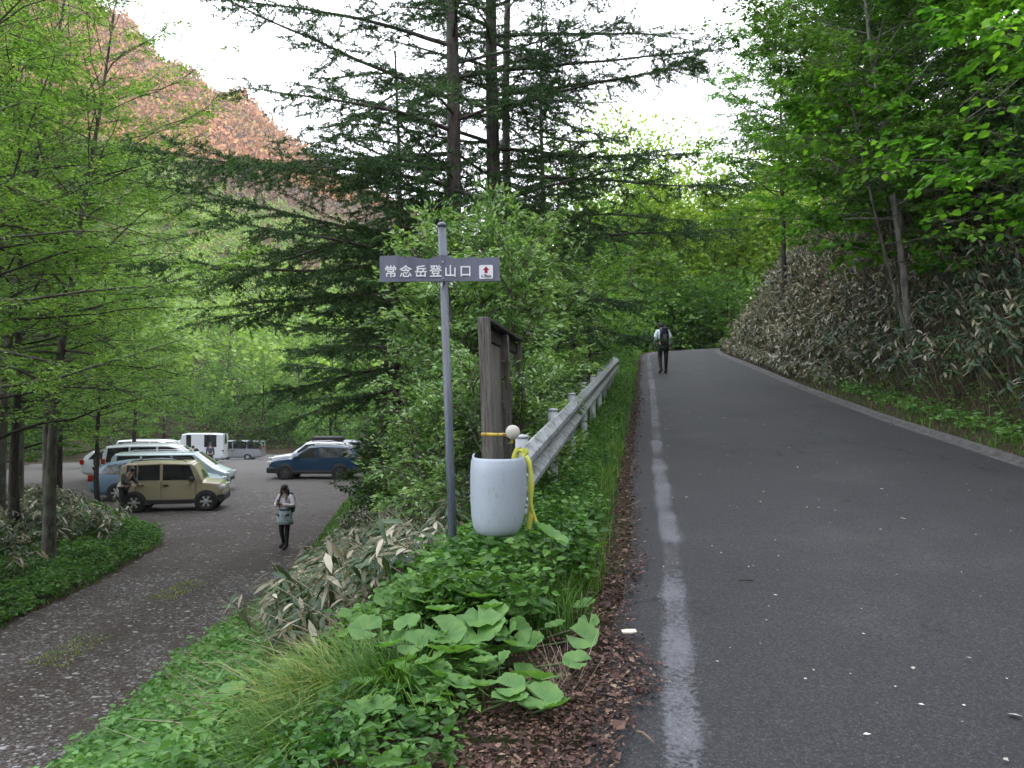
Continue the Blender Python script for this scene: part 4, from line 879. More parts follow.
sn_ = nd(N_, 'ShaderNodeMath', operation='SINE'); L_.new(mu_.outputs[0], sn_.inputs[0]); ab_ = nd(N_, 'ShaderNodeMath', operation='ABSOLUTE'); L_.new(sn_.outputs[0], ab_.inputs[0])
rv_ = ramp(N_, [(.0, (1, 1, 1)), (.13, (0, 0, 0))]); L_.new(ab_.outputs[0], rv_.inputs['Fac']); bs_ = [n for n in N_ if n.type == 'BSDF_PRINCIPLED'][0]
src_ = bs_.inputs['Base Color'].links[0].from_socket; mxv = nd(N_, 'ShaderNodeMix', data_type='RGBA'); mf_ = nd(N_, 'ShaderNodeMath', operation='MULTIPLY'); L_.new(rv_.outputs['Color'], mf_.inputs[0]); mf_.inputs[1].default_value = .55
L_.new(mf_.outputs[0], mxv.inputs['Factor']); L_.new(src_, mxv.inputs['A']); mxv.inputs['B'].default_value = (.17, .29, .12, 1); L_.new(mxv.outputs['Result'], bs_.inputs['Base Color'])
M_stem = plain('green_stem', (.06, .10, .03), .6)
B_larch = barkmat('larch_bark', (.035, .028, .026), (.15, .125, .118), 5, (.12, .13, .11))
B_grey = barkmat('grey_bark', (.035, .031, .027), (.14, .125, .11), 5, (.13, .15, .11))
B_dark = barkmat('dark_bark', (.016, .014, .012), (.06, .052, .045), 5)
B_pale = barkmat('pale_bark', (.12, .11, .10), (.33, .31, .28), 5)
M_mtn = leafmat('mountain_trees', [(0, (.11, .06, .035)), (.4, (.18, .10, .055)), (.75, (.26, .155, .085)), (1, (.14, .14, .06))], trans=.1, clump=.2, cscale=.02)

# ------------------------------------------------------------------ broadleaf tree
def rot_h(v, a):
    c, s = np.cos(a), np.sin(a); return np.stack([v[..., 0]*c-v[..., 1]*s, v[..., 0]*s+v[..., 1]*c, v[..., 2]], -1)
def limb_path(p0, d0, L, n=7, up=.0, wig=.12):
    d = np.array(d0, float); P = [np.array(p0, float)]
    for i in range(n):
        d = unit(d+np.array([rng.normal()*wig, rng.normal()*wig, rng.normal()*wig*.6+up])); P.append(P[-1]+d*L/n)
    return np.array(P)
def spray(path, L, r0, wood, tw, step, k2, angle=(35, 75), flat=.25, start=.2, tlen=(.22, .5), tk=1.0):
    """secondary branches off a limb path and twigs off those; twigs collected in tw"""
    n = max(2, int(L*(1-start)/step)); T = unit(np.gradient(path, axis=0)); m = len(path)-1
    for i in range(n):
        s = start+(1-start)*(i+rng.random()*.7)/n; f = s*m; a = min(int(f), m-1); p = path[a]*(1-f+a)+path[a+1]*(f-a); t = T[a]
        ang = R(rng.uniform(*angle))*(1 if i % 2 else -1); d = rot_h(t, ang); d[2] = d[2]*.4+rng.normal()*flat; d = unit(d)
        l = L*k2*(1.05-.65*s)*rng.uniform(.7, 1.25)
        sp = limb_path(p, d, l, 4, rng.normal()*.04, .14)
        wood.tube(sp, np.linspace(max(.006, r0*.38*(1-s*.6)), .004, 5), 4, cap=False)
        q = max(3, int(l/.11*tk)); u = (np.arange(q)+rng.random(q))/q; f = u*4; ai = np.minimum(f.astype(int), 3); fr = (f-ai)[:, None]
        P = sp[ai]*(1-fr)+sp[ai+1]*fr; d3 = unit(sp[ai+1]-sp[ai]); sg = np.where(np.arange(q) % 2, 1, -1)*np.radians(rng.uniform(30, 70, q))
        D = rot_h(d3, sg); D[:, 2] = D[:, 2]*.5+rng.normal(size=q)*flat; D = unit(D); ll = rng.uniform(*tlen, q)*(1.1-.4*u)
        tw.append(np.concatenate([P, P+D*ll[:, None]], 1))
def leaves_on(mb, tw, per_m, size, wid, droop=.25, tilt=.45, jit=.05, six=False, fold=.16, curl=.1, zbias=1.0):
    A = tw[:, :3]; B = tw[:, 3:]; L = np.linalg.norm(B-A, axis=1)
    mid_ = (A+B)*.5; cl = np.clip(1+1.5*wob(mid_[:, 0]*1.1+mid_[:, 2]*.9, mid_[:, 1]*1.1-mid_[:, 2]*.7, 1.0, 3), .12, 2.6); n = rng.poisson(L*per_m*cl*1.05); idx = np.repeat(np.arange(len(tw)), n); u = rng.random(len(idx))**.8
    P = A[idx]*(1-u[:, None])+B[idx]*u[:, None]+rng.normal(size=(len(idx), 3))*jit*np.array([1, 1, .6])
    D = unit(B-A)[idx]; D = rot_h(D, np.radians(rng.uniform(-75, 75, len(idx)))); D[:, 2] -= droop*rng.random(len(idx)); D = unit(D+rng.normal(size=D.shape)*.15)
    Nn = unit(np.array([0, 0, zbias])+rng.normal(size=D.shape)*tilt); sz = size*rng.uniform(.6, 1.25, len(idx))
    leaf_batch(mb, P, D, Nn, sz, sz*wid, fold=fold, curl=curl, six=six)
    return len(idx)
def make_tree(name, label, group, loc, Ht, r0, crown=(.3, 1.0), spread=3.2, nl=16, leaf=(.07, .55), per_m=16, mat=None, bark=None, lean=(0, 0), step=.42, k2=.36, flat=.22, up=.03, elev=(5, 60), prof=None, tilt=.45, droop=.25, six=False, rz=0, cat='tree', az0=None, azr=None, wig=.12, trunk_n=12, stems=1, sd=None, tk=1.0, trunk_wig=.02):
    global rng
    if sd is not None: rng = np.random.default_rng(sd)
    T = thing(name, label, cat, loc, rz, group); wood = MB(); tw = []
    prof = prof or (lambda t: math.sin(math.pi*min(1, .22+.78*t))**.6 if t < .9 else .42)
    for st_ in range(stems):
        if stems > 1:
            a_ = 2*math.pi*st_/stems+rng.random(); ln = (lean[0]+.22*math.cos(a_), lean[1]+.22*math.sin(a_)); h_ = Ht*rng.uniform(.75, 1.05)
        else: ln = lean; h_ = Ht
        tp = [np.array([0, 0, -.5])]; d = unit(np.array([ln[0], ln[1], 1.]))
        for i in range(trunk_n):
            d = unit(d+np.array([rng.normal()*trunk_wig, rng.normal()*trunk_wig, .03])); tp.append(tp[-1]+d*(h_+.5)/trunk_n)
        tp = np.array(tp); tt = np.linspace(0, 1, trunk_n+1); rr = r0*(1-tt*.86)*(1+.5*np.exp(-tt*trunk_n*.8))
        wood.tube(tp, rr, 10 if r0 > .08 else 6, cap=False)
        for i in range(nl):
            t = crown[0]+(crown[1]-crown[0])*((i+rng.random()*.8)/nl); f = t*trunk_n; a = min(int(f), trunk_n-1); p = tp[a]*(1-f+a)+tp[a+1]*(f-a)
            q = (t-crown[0])/(crown[1]-crown[0]); L = spread*prof(q)*rng.uniform(.75, 1.2)
            az = (i*2.399+rng.random()*.7) if azr is None else rng.uniform(*azr); el_ = R(elev[0]+(elev[1]-elev[0])*q+rng.normal()*9)
            d = (math.cos(az)*math.cos(el_), math.sin(az)*math.cos(el_), math.sin(el_)); rb = max(.010, r0*(1-t*.86)*.42)
            path = limb_path(p, d, L, 7, up, wig); wood.tube(path, np.linspace(rb, .006, 8), 5, cap=False)
            spray(path, L, rb, wood, tw, step, k2, flat=flat, tk=tk)
    tw = np.vstack(tw); stick_batch(wood, tw[:, :3], tw[:, 3:], .0026, .0014)
    wood.build('trunk', bark or B_grey, T)
    lf = MB(); n = leaves_on(lf, tw, per_m, leaf[0], leaf[1], tilt=tilt, droop=droop, six=six); lf.build('crown', mat or M_mid, T)
    T['_n'] = n
    return T
def place(T, x, y, rz=0, s=1.0, label=None, group=None, dz=0, sz=None):
    T.location = (x, y, hz(x, y)+dz-.05); T.rotation_euler = (T.rotation_euler[0], T.rotation_euler[1], rz); T.scale = (s, s, sz or s)
    if label: T['label'] = label
    if group: T['group'] = group
    return T
def wx(px, d): return (px-512)/770*d

# ------------------------------------------------------------------ larches (the sparse conifers in the middle)
def larch(label, x, y, Ht, r0, lean, z0, z1, nb, Lb, manual=(), dens=1.0, needle=(.055, .016), sd=1, group=None, name='larch_tree', mat=None, el=(-18, 20), sag=-.015, side=.30):
    global rng
    rng = np.random.default_rng(sd); zb = hz(x, y); T = thing(name, label, 'tree', (x, y, zb-.05), 0, group); wood = MB(); tw = []
    n = 14; tt = np.linspace(0, 1, n+1); tp = np.stack([lean[0]*tt*Ht+.05*np.sin(tt*9+sd), lean[1]*tt*Ht+.05*np.cos(tt*7), -.5+tt*(Ht+.5)], 1)
    rr = r0*(1-tt*.82)*(1+.45*np.exp(-tt*12)); wood.tube(tp, rr, 14, cap=False)
    def on(z):
        f = (z+.5)/(Ht+.5)*n; a = min(max(int(f), 0), n-1); return tp[a]*(1-f+a)+tp[a+1]*(f-a), rr[a]
    jobs = [(z, az, L, e, up) for z, az, L, e, up in manual]
    for i in range(nb):
        z = z0+(z1-z0)*(i+rng.random())/nb; q = (z-z0)/(z1-z0); L = Lb*(1-.45*q)*rng.uniform(.45, 1.15); jobs.append((z, i*2.399+rng.random(), L, rng.uniform(*el), rng.normal()*.01+sag))
    for z, az, L, e, up in jobs:
        p, rt = on(z); e = R(e); d = (math.cos(az)*math.cos(e), math.sin(az)*math.cos(e), math.sin(e)); m = 10
        path = limb_path(p, d, L, m, up, .07); path[-2:, 2] += np.array([.03, .08])*L*.2
        wood.tube(path, np.linspace(min(.045, .012+.008*L), .005, m+1), 6, cap=False)
        q = int(L/.15*dens)+2; u = np.sort(rng.random(q))*.93+.07; f = u*m; ai = np.minimum(f.astype(int), m-1); fr = (f-ai)[:, None]; P = path[ai]*(1-fr)+path[ai+1]*fr
        d3 = unit(path[ai+1]-path[ai]); sg = np.where(np.arange(q) % 2, 1, -1)*np.radians(rng.uniform(35, 75, q)); D = rot_h(d3, sg); D[:, 2] = D[:, 2]*.6-.10+rng.normal(size=q)*.16; D = unit(D)
        l2 = L*side*(1.0-.62*u)*rng.uniform(.5, 1.25, q)+.12
        E = P+D*l2[:, None]; E[:, 2] -= .10*l2; tw.append(np.concatenate([P, E], 1))
        # finer side shoots
        k = np.repeat(np.arange(q), np.maximum(1, (l2/.13).astype(int))); uu = rng.random(len(k))[:, None]; P2 = P[k]*(1-uu)+E[k]*uu
        D2 = rot_h(D[k], np.where(rng.random(len(k)) < .5, 1, -1)*np.radians(rng.uniform(30, 70, len(k)))); D2[:, 2] += rng.normal(size=len(k))*.2-.12; D2 = unit(D2)
        tw.append(np.concatenate([P2, P2+D2*rng.uniform(.10, .32, len(k))[:, None]], 1))
        tw.append(np.concatenate([path[3:-1], path[4:]], 1))
    tw = np.vstack(tw); stick_batch(wood, tw[:, :3], tw[:, 3:], .003, .0016); wood.build('trunk', B_larch, T)
    lf = MB(); A = tw[:, :3]; B = tw[:, 3:]; L = np.linalg.norm(B-A, axis=1); n_ = rng.poisson(L*135*dens); idx = np.repeat(np.arange(len(tw)), n_); u = rng.random(len(idx))[:, None]
    P = A[idx]*(1-u)+B[idx]*u; D = unit(unit(B-A)[idx]*.6+rng.normal(size=(len(idx), 3))*.55); Nn = rand_unit(len(idx)); sz = needle[0]*rng.uniform(.6, 1.3, len(idx))
    leaf_batch(lf, P, D, Nn, sz, needle[1]*rng.uniform(.7, 1.3, len(idx)), fold=.05); lf.build('crown', mat or M_needle, T)
    return T
LG = 'larches behind the trail sign'
# azimuth: 0 = +x (right), pi/2 = away, pi = left
larch('leftmost of the tall larch trunks rising behind the trail sign', wx(449, 14), 14, 17, .19, (.006, 0), 3.0, 12.5, 34, 3.4, sd=11,
      manual=[(7.6, math.pi*1.03, 4.6, 18, -.005), (6.6, math.pi*.96, 5.2, 2, -.02), (5.4, math.pi*1.0, 5.0, -8, -.012), (4.6, math.pi*1.08, 5.2, 0, -.03), (4.2, math.pi*.93, 4.8, 2, -.015), (4.6, math.pi*1.15, 4.2, 4, -.015), (5.0, math.pi*.85, 4.6, 5, -.02), (6.0, math.pi*1.12, 4.5, 8, -.02), (7.0, math.pi*1.18, 3.8, 12, -.02), (8.6, math.pi*.98, 4.4, 14, -.012), (9.4, math.pi*1.06, 4.2, 16, -.012), (5.0, math.pi*1.03, 5.4, 4, -.016), (5.8, math.pi*1.07, 5.2, 4, -.02), (3.9, math.pi*1.03, 4.6, 4, -.014), (6.3, math.pi*.92, 5.0, 6, -.02), (8.0, .1, 3.4, 12, -.02), (7.2, -.2, 3.0, 8, -.02),], group=None)
larch('middle larch trunk with long bare branches reaching right over the road edge', wx(491, 15.5), 15.5, 18, .20, (.004, 0), 3.6, 13.5, 30, 3.3, sd=12,
      manual=[(6.2, .02, 5.0, -4, -.004), (4.9, .06, 4.9, 12, .0), (8.3, .1, 4.6, 10, -.015), (7.4, -.15, 4.2, 20, -.02), (5.6, -.4, 3.4, 14, -.01), (9.2, math.pi*1.05, 4.5, 18, -.02), (7.8, .05, 4.6, 8, -.01), (9.0, -.1, 4.4, 10, -.015), (9.8, .15, 4.2, 14, -.015), (6.7, .18, 4.4, 5, -.008), (5.3, .1, 4.0, 8, -.006), (10.4, -.05, 3.8, 12, -.01), (6.8, math.pi*1.1, 3.8, 10, -.02)])
larch('slender larch trunk close right of the middle one', wx(507, 17.5), 17.5, 18, .14, (.003, 0), 4.2, 14, 24, 2.9, sd=13)
larch('dark drooping conifer left behind the trail sign above the bank', wx(400, 17.5), 17.5, 11, .12, (-.01, 0), 2.9, 10.6, 44, 3.5, sd=14, dens=1.1, el=(-20, 12), name='conifer_tree', side=.34)
larch('dark conifer filling the gap above the blue car', wx(384, 24), 24, 10.5, .12, (.01, 0), 3.6, 10.1, 40, 3.1, sd=15, dens=1.0, el=(-16, 14), name='conifer_tree', side=.36, needle=(.07, .022))
larch('dark conifer between the larch trunks and the shrubs', wx(540, 20), 20.5, 11.5, .12, (.01, 0), 2.5, 11.2, 42, 3.1, sd=16, dens=.9, el=(-16, 14), name='conifer_tree', side=.34, needle=(.065, .02))

# ------------------------------------------------------------------ shrubs in the middle, behind the board
SG = 'pale-leaved shrubs along the bank top'
sh = make_tree('shrub', 'pale green shrub directly behind the notice board', SG, (0, 0, 0), 4.2, .035, crown=(.12, .98), spread=1.25, nl=15, leaf=(.085, .5), per_m=52, mat=M_shrub, bark=B_grey, stems=4, step=.22, k2=.42, elev=(10, 55), sd=21, cat='shrub', flat=.35, tilt=.6)
sh2 = make_tree('shrub', 'pale green shrub left of the sign pole foot', SG, (0, 0, 0), 2.6, .028, crown=(.08, .98), spread=1.0, nl=12, leaf=(.085, .5), per_m=52, mat=M_shrub, bark=B_grey, stems=4, step=.2, k2=.45, elev=(5, 50), sd=22, cat='shrub', flat=.35, tilt=.6)
place(sh, -.3, 9.9, .4, 1.0)
place(sh2, -.75, 8.8, 1.0, .8)
def dup(T, x, y, rz, s, label, group=None, dz=0, sz=None):
    c = copy_tree(T); return place(c, x, y, rz, s, label, group, dz, sz)
for x, y, rz, s, lb in ((-.45, 11.0, 2.2, 1.05, 'pale green shrub under the left larch trunk'), (-.3, 12.4, 3.5, 1.15, 'tall pale shrub right of the middle larch'), (-.2, 14.2, 5.0, 1.2, 'pale shrub between the larch trunks and the guardrail'), (.25, 15.6, 1.2, 1.15, 'pale shrub crowding the guardrail half way up'),
                        (.45, 18.6, 2.9, 1.2, 'pale shrub near the upper guardrail'), (-1.2, 13.8, 4.4, .9, 'pale shrub left below the sign board')):
    dup(sh, x, y, rz, s, lb)
for x, y, rz, s, lb in ((-.15, 8.0, 2.0, .75, 'low pale shrub against the notice board'), (-.95, 10.6, 3.0, .7, 'low pale shrub left of the pole among bamboo'), (-.1, 9.2, 4.0, .7, 'low shrub behind the guardrail posts'), 
                        (-1.7, 16.5, 1.5, .9, 'low shrub below the dark conifer'), (1.1, 20.4, 2.5, .7, 'low shrub by the last guardrail posts')):
    dup(sh2, x, y, rz, s, lb)

# ------------------------------------------------------------------ broadleaf trees left
LT = 'fine-leaved trees at the left of the track'
tA = make_tree('broadleaf_tree', 'broadleaf tree with grey trunk standing in the left verge', LT, (0, 0, 0), 12.5, .125, crown=(.34, 1), spread=3.8, nl=54, leaf=(.078, .5), per_m=40, mat=M_light, bark=B_grey, elev=(0, 58), sd=31, up=-.005, wig=.2, step=.40, k2=.36, flat=.16, trunk_wig=.03)
tB = make_tree('broadleaf_tree', 'dark-trunked broadleaf tree at the left picture edge', LT, (0, 0, 0), 10.5, .11, crown=(.30, 1), spread=3.5, nl=48, leaf=(.078, .5), per_m=40, mat=M_light, bark=B_dark, elev=(0, 55), sd=32, up=-.005, wig=.2, step=.40, k2=.36, flat=.16, trunk_wig=.05, lean=(-.03, 0))
place(tA, wx(52, 17), 17, .6, 1.0)
place(tB, wx(-14, 13.5), 13.5, .2, 1.0)
dup(tB, wx(103, 27.5), 27.3, 2.4, .85, 'thin dark leaning tree left of the parked cars')
dup(tA, wx(-90, 9.5), 10.2, 4.0, .92, 'tree beyond the left picture edge whose boughs arch into view')
dup(tB, wx(-40, 17), 19, 1.4, 1.1, 'second dark tree at the left picture edge')
dup(tA, wx(-60, 15), 15.5, 1.9, .95, 'leafy tree crowding the left picture edge, between two dark trunks')
dup(tA, -14.6, 24.3, 5.2, 1.2, 'tall light tree on the left verge beside the parked cars')
dup(tA, -13.6, 20.5, .9, 1.25, 'tall light tree behind the grey trunk on the left verge')
dup(tB, wx(120, 38), 39.5, .7, 1.0, 'tree behind the white cars at the left end of the row')
dup(tA, wx(-60, 27), 27, 2.2, 1.1, 'tree in the wood beyond the left picture edge')
dup(tB, wx(60, 33), 33, 4.2, 1.1, 'dark-stemmed tree in the wood left of the dark leaning tree')
dup(tA, wx(20, 23), 23, 3.0, 1.05, 'broadleaf tree in the wood behind the left trunk')
dup(tA, -20.8, 31.0, 5.1, 1.1, 'broadleaf tree whose low leaves hang over the parked cars')
# medium distance prototypes: larger leaves, fewer
mA = make_tree('broadleaf_tree', 'leafy tree standing beyond the parked cars', 'trees round the parking lot', (0, 0, 0), 13, .16, crown=(.16, 1), spread=4.0, nl=38, leaf=(.16, .6), per_m=34, mat=M_light, bark=B_grey, elev=(-5, 55), sd=41, step=.55, k2=.38, flat=.25)
mB = make_tree('broadleaf_tree', 'mid green tree standing beyond the parked cars', 'trees round the parking lot', (0, 0, 0), 12, .15, crown=(.14, 1), spread=3.9, nl=38, leaf=(.155, .6), per_m=34, mat=M_mid, bark=B_dark, elev=(-5, 55), sd=42, step=.55, k2=.38, flat=.25)
mY = make_tree('broadleaf_tree', 'yellow green tree beyond the end of the road', 'trees beyond the road bend', (0, 0, 0), 14, .15, crown=(.18, 1), spread=4.2, nl=42, leaf=(.19, .6), per_m=34, mat=M_yellow, bark=B_grey, elev=(0, 60), sd=43, step=.55, k2=.38, flat=.25)
first = {}
def mid(proto, px, d, rz, s, lb, gp, sz=None):
    x = wx(px, d)
    if id(proto) not in first: first[id(proto)] = 1; return place(proto, x, d, rz, s, lb, gp, sz=sz)
    return dup(proto, x, d, rz, s, lb, gp, sz=sz)
PG = 'trees round the parking lot'
sides = [(mB, 60, 36, .95, 'tree in the wood left of the parked cars'), (mB, 20, 30, .95, 'dense tree in the wood at the far left'), (mA, 110, 52, 1.0, 'light green tree above the left parked cars'), (mB, 165, 84, 1.0, 'tree rising behind the white camper van'),
         (mA, 60, 70, 1.1, 'tall light tree deep in the left wood'), (mB, 262, 96, .9, 'tree behind the silver van'), (mA, 225, 110, 1.05, 'light tree on the valley side behind the vans'), (mA, 300, 104, .95, 'light tree at the right back corner of the lot'),
         (mB, 330, 70, .95, 'mid green tree behind the right-hand cars'), (mA, 365, 52, .85, 'light tree right of the blue car'), (mB, 395, 44, .85, 'mid green tree over the right end of the lot'), (mB, 425, 34, .8, 'tree seen through the larch trunks'),
         (mB, 470, 40, .95, 'tree behind the middle larch'), (mA, 505, 36, .8, 'light tree right of the larch trunks'), (mB, 545, 42, 1.0, 'mid green tree left of the road, far side'), (mA, 330, 125, 1.1, 'far light tree over the blue car'), (mA, 130, 118, 1.2, 'far light tree over the camper'), (mB, -10, 50, 1.1, 'tall tree at the far left edge, further back'),
         (mB, 440, 62, 1.1, 'tree far behind the left larch'), (mB, 500, 70, 1.2, 'tree far behind the slender larch')]
for i, (pr, px, d, s, lb) in enumerate(sides): mid(pr, px, d, i*1.7, s, lb, PG)
RG = 'trees beyond the road bend'
for i, (pr, px, d, s, lb) in enumerate([(mY, 660, 62, 1.05, 'yellow green tree straight above the hiker'), (mY, 715, 66, 1.15, 'yellow green tree above the road bend'), (mY, 765, 70, 1.2, 'yellow green tree behind the bamboo bank end'), (mY, 690, 90, 1.3, 'tall yellow green tree furthest beyond the bend'),
        (mA, 628, 56, .9, 'light green tree left of the hiker'), (mB, 590, 34, .75, 'mid green tree above the guardrail end'), (mA, 600, 48, .9, 'light tree between guardrail end and bend'), (mY, 625, 76, 1.05, 'yellow green tree glimpsed left of the hiker'),
        (mB, 730, 54, .6, 'small green tree at the outside of the bend'), (mB, 675, 55, .6, 'small dark green tree right behind the hiker'), (mY, 800, 84, 1.3, 'yellow green tree over the bamboo'), (mB, 590, 30, .55, 'bushy small tree beside the last guardrail post'), (mA, 570, 28, .7, 'light green small tree left of the guardrail end')]):
    mid(pr, px, d, i*2.1, s, lb, RG)

# ------------------------------------------------------------------ right-hand bank trees
BG = 'trees on the right bank'
tR = make_tree('broadleaf_tree', 'broad tree with thin pale trunk on the right bank', BG, (0, 0, 0), 11, .085, crown=(.30, 1), spread=4.2, nl=50, leaf=(.10, .55), per_m=52, mat=M_mid, bark=B_pale, elev=(2, 50), sd=51, step=.38, k2=.36, flat=.16, lean=(-.08, 0), trunk_wig=.03)
place(tR, 8.9, 17, 0, 1.0)
tR2 = make_tree('broadleaf_tree', 'dark trunk tree at the top right', BG, (0, 0, 0), 13.5, .12, crown=(.36, 1), spread=4.2, nl=54, leaf=(.10, .55), per_m=52, mat=M_maple, bark=B_dark, elev=(-2, 50), sd=52, step=.42, k2=.36, flat=.18)
place(tR2, 13.2, 20, 0, 1.0)
for x, y, rz, s, lb, pr in ((10.5, 23.5, 1.5, 1.0, 'tree on the right bank behind the pale-trunked one', tR), (14.5, 15, 3.1, .95, 'tall tree at the right picture edge', tR2), (12.5, 28, 2.0, 1.05, 'tree further along the right bank', tR), (17, 25, 4.4, 1.1, 'slim-trunked tree high on the right slope', tR2),
                            (11.6, 12.5, 5.2, .8, 'tree close on the right slope, right of the pale trunk', tR), (20, 33, 1.0, 1.2, 'tree at the top of the right slope', tR2), (12.2, 17.5, 2.7, 1.0, 'dense tree filling the right slope behind the pale trunk', tR), (16.2, 19, .3, 1.0, 'tree at the right edge behind the bright maple', tR), (11.4, 32, 5.9, .95, 'tree on the bank above the bleached bamboo', tR2), (10.4, 20.5, 4.1, .95, 'low crowned tree leaning over the right bank', tR), (13.2, 14.2, 2.2, 1.0, 'tree above the bright maple at the right edge', tR), (11.0, 18.6, 4.9, 1.0, 'tree whose crown fills the upper right between two trunks', tR2), (15, 37, 3.7, 1.0, 'tree behind the far end of the right bank', tR)):
    dup(pr, x, y, rz, s, lb)
# maples with larger leaves
tM = make_tree('maple_tree', 'low maple with large drooping leaves over the right road side', BG, (0, 0, 0), 6.2, .05, crown=(.42, 1), spread=2.3, nl=22, leaf=(.15, .8), per_m=20, mat=M_maple, bark=B_grey, elev=(5, 45), sd=53, step=.30, k2=.40, flat=.2, lean=(-.36, -.06), six=True, droop=.6)
place(tM, 8.6, 16.0, 0, 1.0)
dup(tM, 7.9, 9.6, .2, .95, 'bright maple reaching in from the right picture edge', BG, sz=.85)
dup(tM, 9.6, 18.6, .5, 1.0, 'maple hanging over the bleached bamboo, left of the pale trunk', BG)
dup(tM, 10.4, 21.5, 5.6, 1.1, 'maple on the bank top furthest left over the bamboo', BG)
dup(tM, 11.6, 14.0, 3.6, 1.05, 'maple in the dark slope behind the bright one', BG)
dup(tM, 10.9, 16.4, 1.6, 1.15, 'maple shading the middle of the right slope', BG)
dup(tM, 13.6, 18.0, 4.8, 1.2, 'maple high in the shade of the right slope', BG)
dup(tM, 12.3, 23.5, 1.1, .9, 'maple above the far half of the right bank', BG)

# dark bushes: upper right slope, and the thicket right of the parking lot
M_bush = leafmat('leaf_bush_dark', [(0, (.018, .055, .014)), (.55, (.035, .095, .02)), (1, (.085, .18, .035))], clump=.3, cscale=.8)
shD = make_tree('bush', 'dark bush on the right slope, nearest the camera', 'dark bushes on the right slope', (0, 0, 0), 3.0, .03, crown=(.10, .98), spread=1.6, nl=14, leaf=(.12, .55), per_m=24, mat=M_bush, bark=B_dark, stems=4, step=.26, k2=.45, elev=(0, 50), sd=61, cat='bush', flat=.35, tilt=.6, droop=.5)
spots = [(9.9, 10.2), (10.9, 11.6), (10.2, 13.2), (11.4, 14.2), (10.9, 15.8), (12.2, 16.6), (11.6, 18.2), (12.6, 19.4), (12.2, 21.0), (13.3, 22.4), (13.0, 24.6), (14.0, 26.5), (14.4, 29.0), (15.2, 32.0), (12.6, 12.6), (13.9, 15.2), (14.6, 18.4), (9.4, 8.6)]
words = ['at the right picture edge', 'above the near bamboo', 'left of the bright maple', 'behind the bright maple', 'right of the pale trunk', 'high behind the pale trunk', 'just above the bamboo crest', 'in the middle of the crest', 'where the bleached bamboo begins', 'above the bleached bamboo', 'further along the crest', 'near the far end of the crest', 'close to the bend', 'last before the bend', 'high above the right edge', 'deep in the shade at the right', 'highest under the tall trunks', 'lowest at the right edge']
for i, ((x, y), wd_) in enumerate(zip(spots, words)):
    (place if i == 0 else dup)(shD, x, y, i*1.9, .85+.35*((i*37) % 10)/10, 'dark bush on the right slope '+wd_, 'dark bushes on the right slope')
for i, (x, y, s_, wd_) in enumerate(((-2.5, 17.0, .75, 'below the left larch, nearest the sign'), (-3.0, 21.0, .85, 'right of the track behind the woman'), (-3.7, 25.5, .9, 'where the track meets the lot'), (-4.9, 31.0, .9, 'just before the blue car'), (-5.6, 38.0, 1.0, 'touching the tail of the blue car'), (-2.1, 19.6, .9, 'under the dark conifers'), (-3.6, 26.0, 1.1, 'in the shade between conifers and lot'), (-1.6, 16.0, .75, 'directly at the foot of the left larch'), (-6.3, 44.5, 1.1, 'behind the tail of the blue car'))):
    dup(shD, x, y, i*2.3, s_, 'dark bush '+wd_, 'dark bushes right of the parking lot')
# ------------------------------------------------------------------ far woods (one mass)
rng = np.random.default_rng(77)
def wood_mass(name, label, n, xr, yr, hr, leafsz, per, mat, keep=None, cr=2.6, kind='stuff'):
    lf = MB(); x = rng.uniform(*xr, n); y = rng.uniform(*yr, n)
    if keep is not None: k = keep(x, y); x = x[k]; y = y[k]
    z = H(x, y); h = rng.uniform(*hr, len(x)); m = per
    idx = np.repeat(np.arange(len(x)), m); v = rand_unit(len(idx)); r = rng.uniform(.45, 1.0, len(idx))**.5
    hh = h[idx]; c = cr*hh/10
    P = np.stack([x[idx]+v[:, 0]*r*c*(1+.25*np.sin(7*v[:, 2]+idx)), y[idx]+v[:, 1]*r*c, z[idx]+hh*(.56+.46*v[:, 2]*r)], 1)
    D = unit(v*np.array([1, 1, .3])+rng.normal(size=v.shape)*.5); Nn = unit(v+np.array([0, 0, .8])+rng.normal(size=v.shape)*.4)
    sz = leafsz*rng.uniform(.6, 1.4, len(idx)); leaf_batch(lf, P, D, Nn, sz, sz*.8, fold=.1)
    o = lf.build(name, mat); return tag(o, label, 'wood', kind=kind)
vis = lambda a, b: (lambda x, y: (x > y*a-6) & (x < y*b+6))
wood_mass('hillside_wood', 'light green wood covering the valley side beyond the parking lot', 2600, (-290, 60), (104, 330), (8, 15), .75, 150, leafmat('far_leaf_light', [(0, (.10, .19, .035)), (.5, (.19, .32, .06)), (1, (.30, .44, .10))], clump=.3, cscale=.06), keep=vis(-.72, .2))
wood_mass('dark_wood', 'shady wood floor growth behind the parking lot and the larches', 420, (-75, 40), (30, 120), (5, 9), .34, 230, M_mid, keep=lambda x, y: (poly_dist(x, y, GRAVEL) > 3.5) & (np.abs(road_coord(x, y)[0]+ 0) > 7) & ((road_coord(x, y)[0] < 0)) & (x > -.75*y-4) & ((y > 92) | (x > -.22*y) | (x < -.55*y)))
wood_mass('lot_edge_growth', 'low leafy growth round the far edge of the parking lot', 1000, (-62, 2), (26, 118), (2.0, 5.5), .24, 240, M_mid, keep=lambda x, y: (poly_dist(x, y, GRAVEL) > 2.2) & (poly_dist(x, y, GRAVEL) < 22) & (road_coord(x, y)[0] < -7) & ((y > 86) | (x > -.2*y+2) | (x < -.56*y)), cr=4.2)
wood_mass('bend_wood', 'bushy growth filling the wood edge just beyond the road bend', 260, (3, 44), (52, 70), (3, 7), .26, 420, M_mid, keep=lambda x, y: (np.abs(road_coord(x, y)[0]) > 4.0) & (road_coord(x, y)[0] < 0), cr=3.2)
